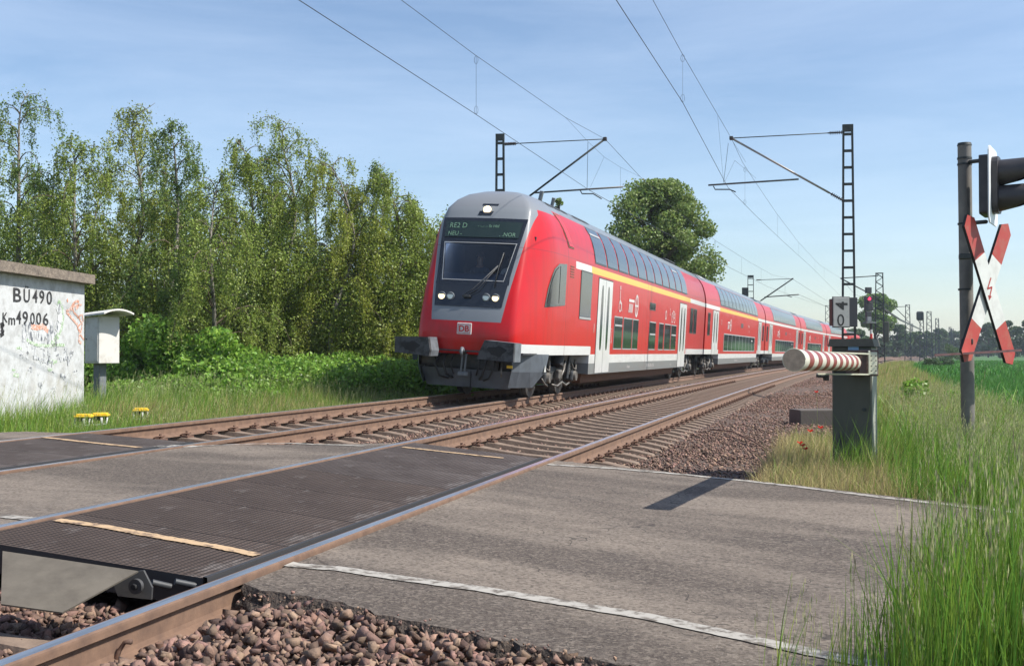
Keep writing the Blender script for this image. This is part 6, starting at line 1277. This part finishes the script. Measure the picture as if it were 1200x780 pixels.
b = MB(); b.bbox(SPv(1137, 300, -.06), (.12, .10, .06), r=.01); b.build('bracket', 'mast_steel', t); b = MB(); b.bbox(SPv(1139, 400, -.06), (.12, .10, .06), r=.01); b.build('bracket', 'mast_steel', t)
# signal head with two long visors, facing the road coming from the right
q = PD(1165, 220, 12.1); dsg = Vector((.86*math.cos(YAW)+.51*math.sin(YAW), .86*math.sin(YAW)-.51*math.cos(YAW), 0)).normalized(); us = Vector((-dsg.y, dsg.x, 0)); us = us if us.dot(Vector((math.cos(YAW), math.sin(YAW), 0))) > 0 else -us
t = thing('crossing_signal', 'black crossing signal head with two long visors and white backboard', 'traffic signal', q); zl = lambda y: HC+(413.65-y)*12.1/FPX-q.z
def plate(w_, z0, z1, off, th, rr): # rounded plate in the plane (us, z)
    P_ = []
    for cx_, cz_, a0_ in ((w_/2-rr, z1-rr, 0), (-w_/2+rr, z1-rr, 90), (-w_/2+rr, z0+rr, 180), (w_/2-rr, z0+rr, 270)):
        for k in range(5): a = math.radians(a0_+22.5*k); P_.append(us*(cx_+rr*math.cos(a))+hz*(cz_+rr*math.sin(a))+dsg*off)
    b = MB(); b.prism(P_, dsg*th); return b
plate(.62, zl(263), zl(173), -.02, .012, .09).build('backboard', 'backboard_white', t); plate(.46, zl(252), zl(183), -.12, .09, .03).build('rear_housing', 'visor_black', t); fr_ = plate(.34, zl(250), zl(184), -.006, .06, .10).build('lamp_housing', 'visor_black', t)
for y in (203, 233):
    b = MB(); n_ = 28; P_ = []
    for off, rr in ((.05, .140), (.52, .125)):
        for k in range(n_):
            a = 2*math.pi*k/n_; cut = .30*max(0, -math.sin(a))**1.0 if off > .1 else 0; P_.append(us*rr*math.cos(a)+hz*(zl(y)+rr*math.sin(a)+ (off*.05))+dsg*(off-cut))
    b.smooth = True; b.grid(P_, 2, n_, closed=True); pi_ = []
    for off, rr in ((.05, .134), (.52, .119)):
        for k in range(n_):
            a = 2*math.pi*k/n_; cut = .30*max(0, -math.sin(a))**1.0 if off > .1 else 0; pi_.append(us*rr*math.cos(a)+hz*(zl(y)+rr*math.sin(a)+(off*.05))+dsg*(off-cut))
    b.grid(pi_, 2, n_, closed=True); v_ = b.build('visor', 'visor_black', t); b = MB(); b.cyl(hz*zl(y)+dsg*.056, hz*zl(y)+dsg*.075, .11, .09, 24); b.build('lens', 'black_void', v_)
b = MB(); pp = Vector((pz.x, pz.y, 0))
for y in (186, 259): b = MB(); b.tube([Vector((pz.x, pz.y, HC+(413.65-y)*12.3/FPX))-q, hz*zl(y)-dsg*.08], .022); b.build('mounting_arm', 'mast_steel', t)

# ---------------------------------------------------------------- air
hm = bpy.data.materials.new('haze'); hm.use_nodes = True; hn = hm.node_tree.nodes; hn.clear(); ho = hn.new('ShaderNodeOutputMaterial'); pv = hn.new('ShaderNodeVolumePrincipled'); pv.inputs['Color'].default_value = (.80, .88, 1.0, 1); pv.inputs['Density'].default_value = .0003; pv.inputs['Anisotropy'].default_value = .2
hm.node_tree.links.new(pv.outputs[0], ho.inputs['Volume']); MT['haze'] = hm
b = MB(); b.box((0, 0, 6.6), (6000, 6000, 16.2)); o = b.build('haze', 'haze'); o['kind'] = 'stuff'
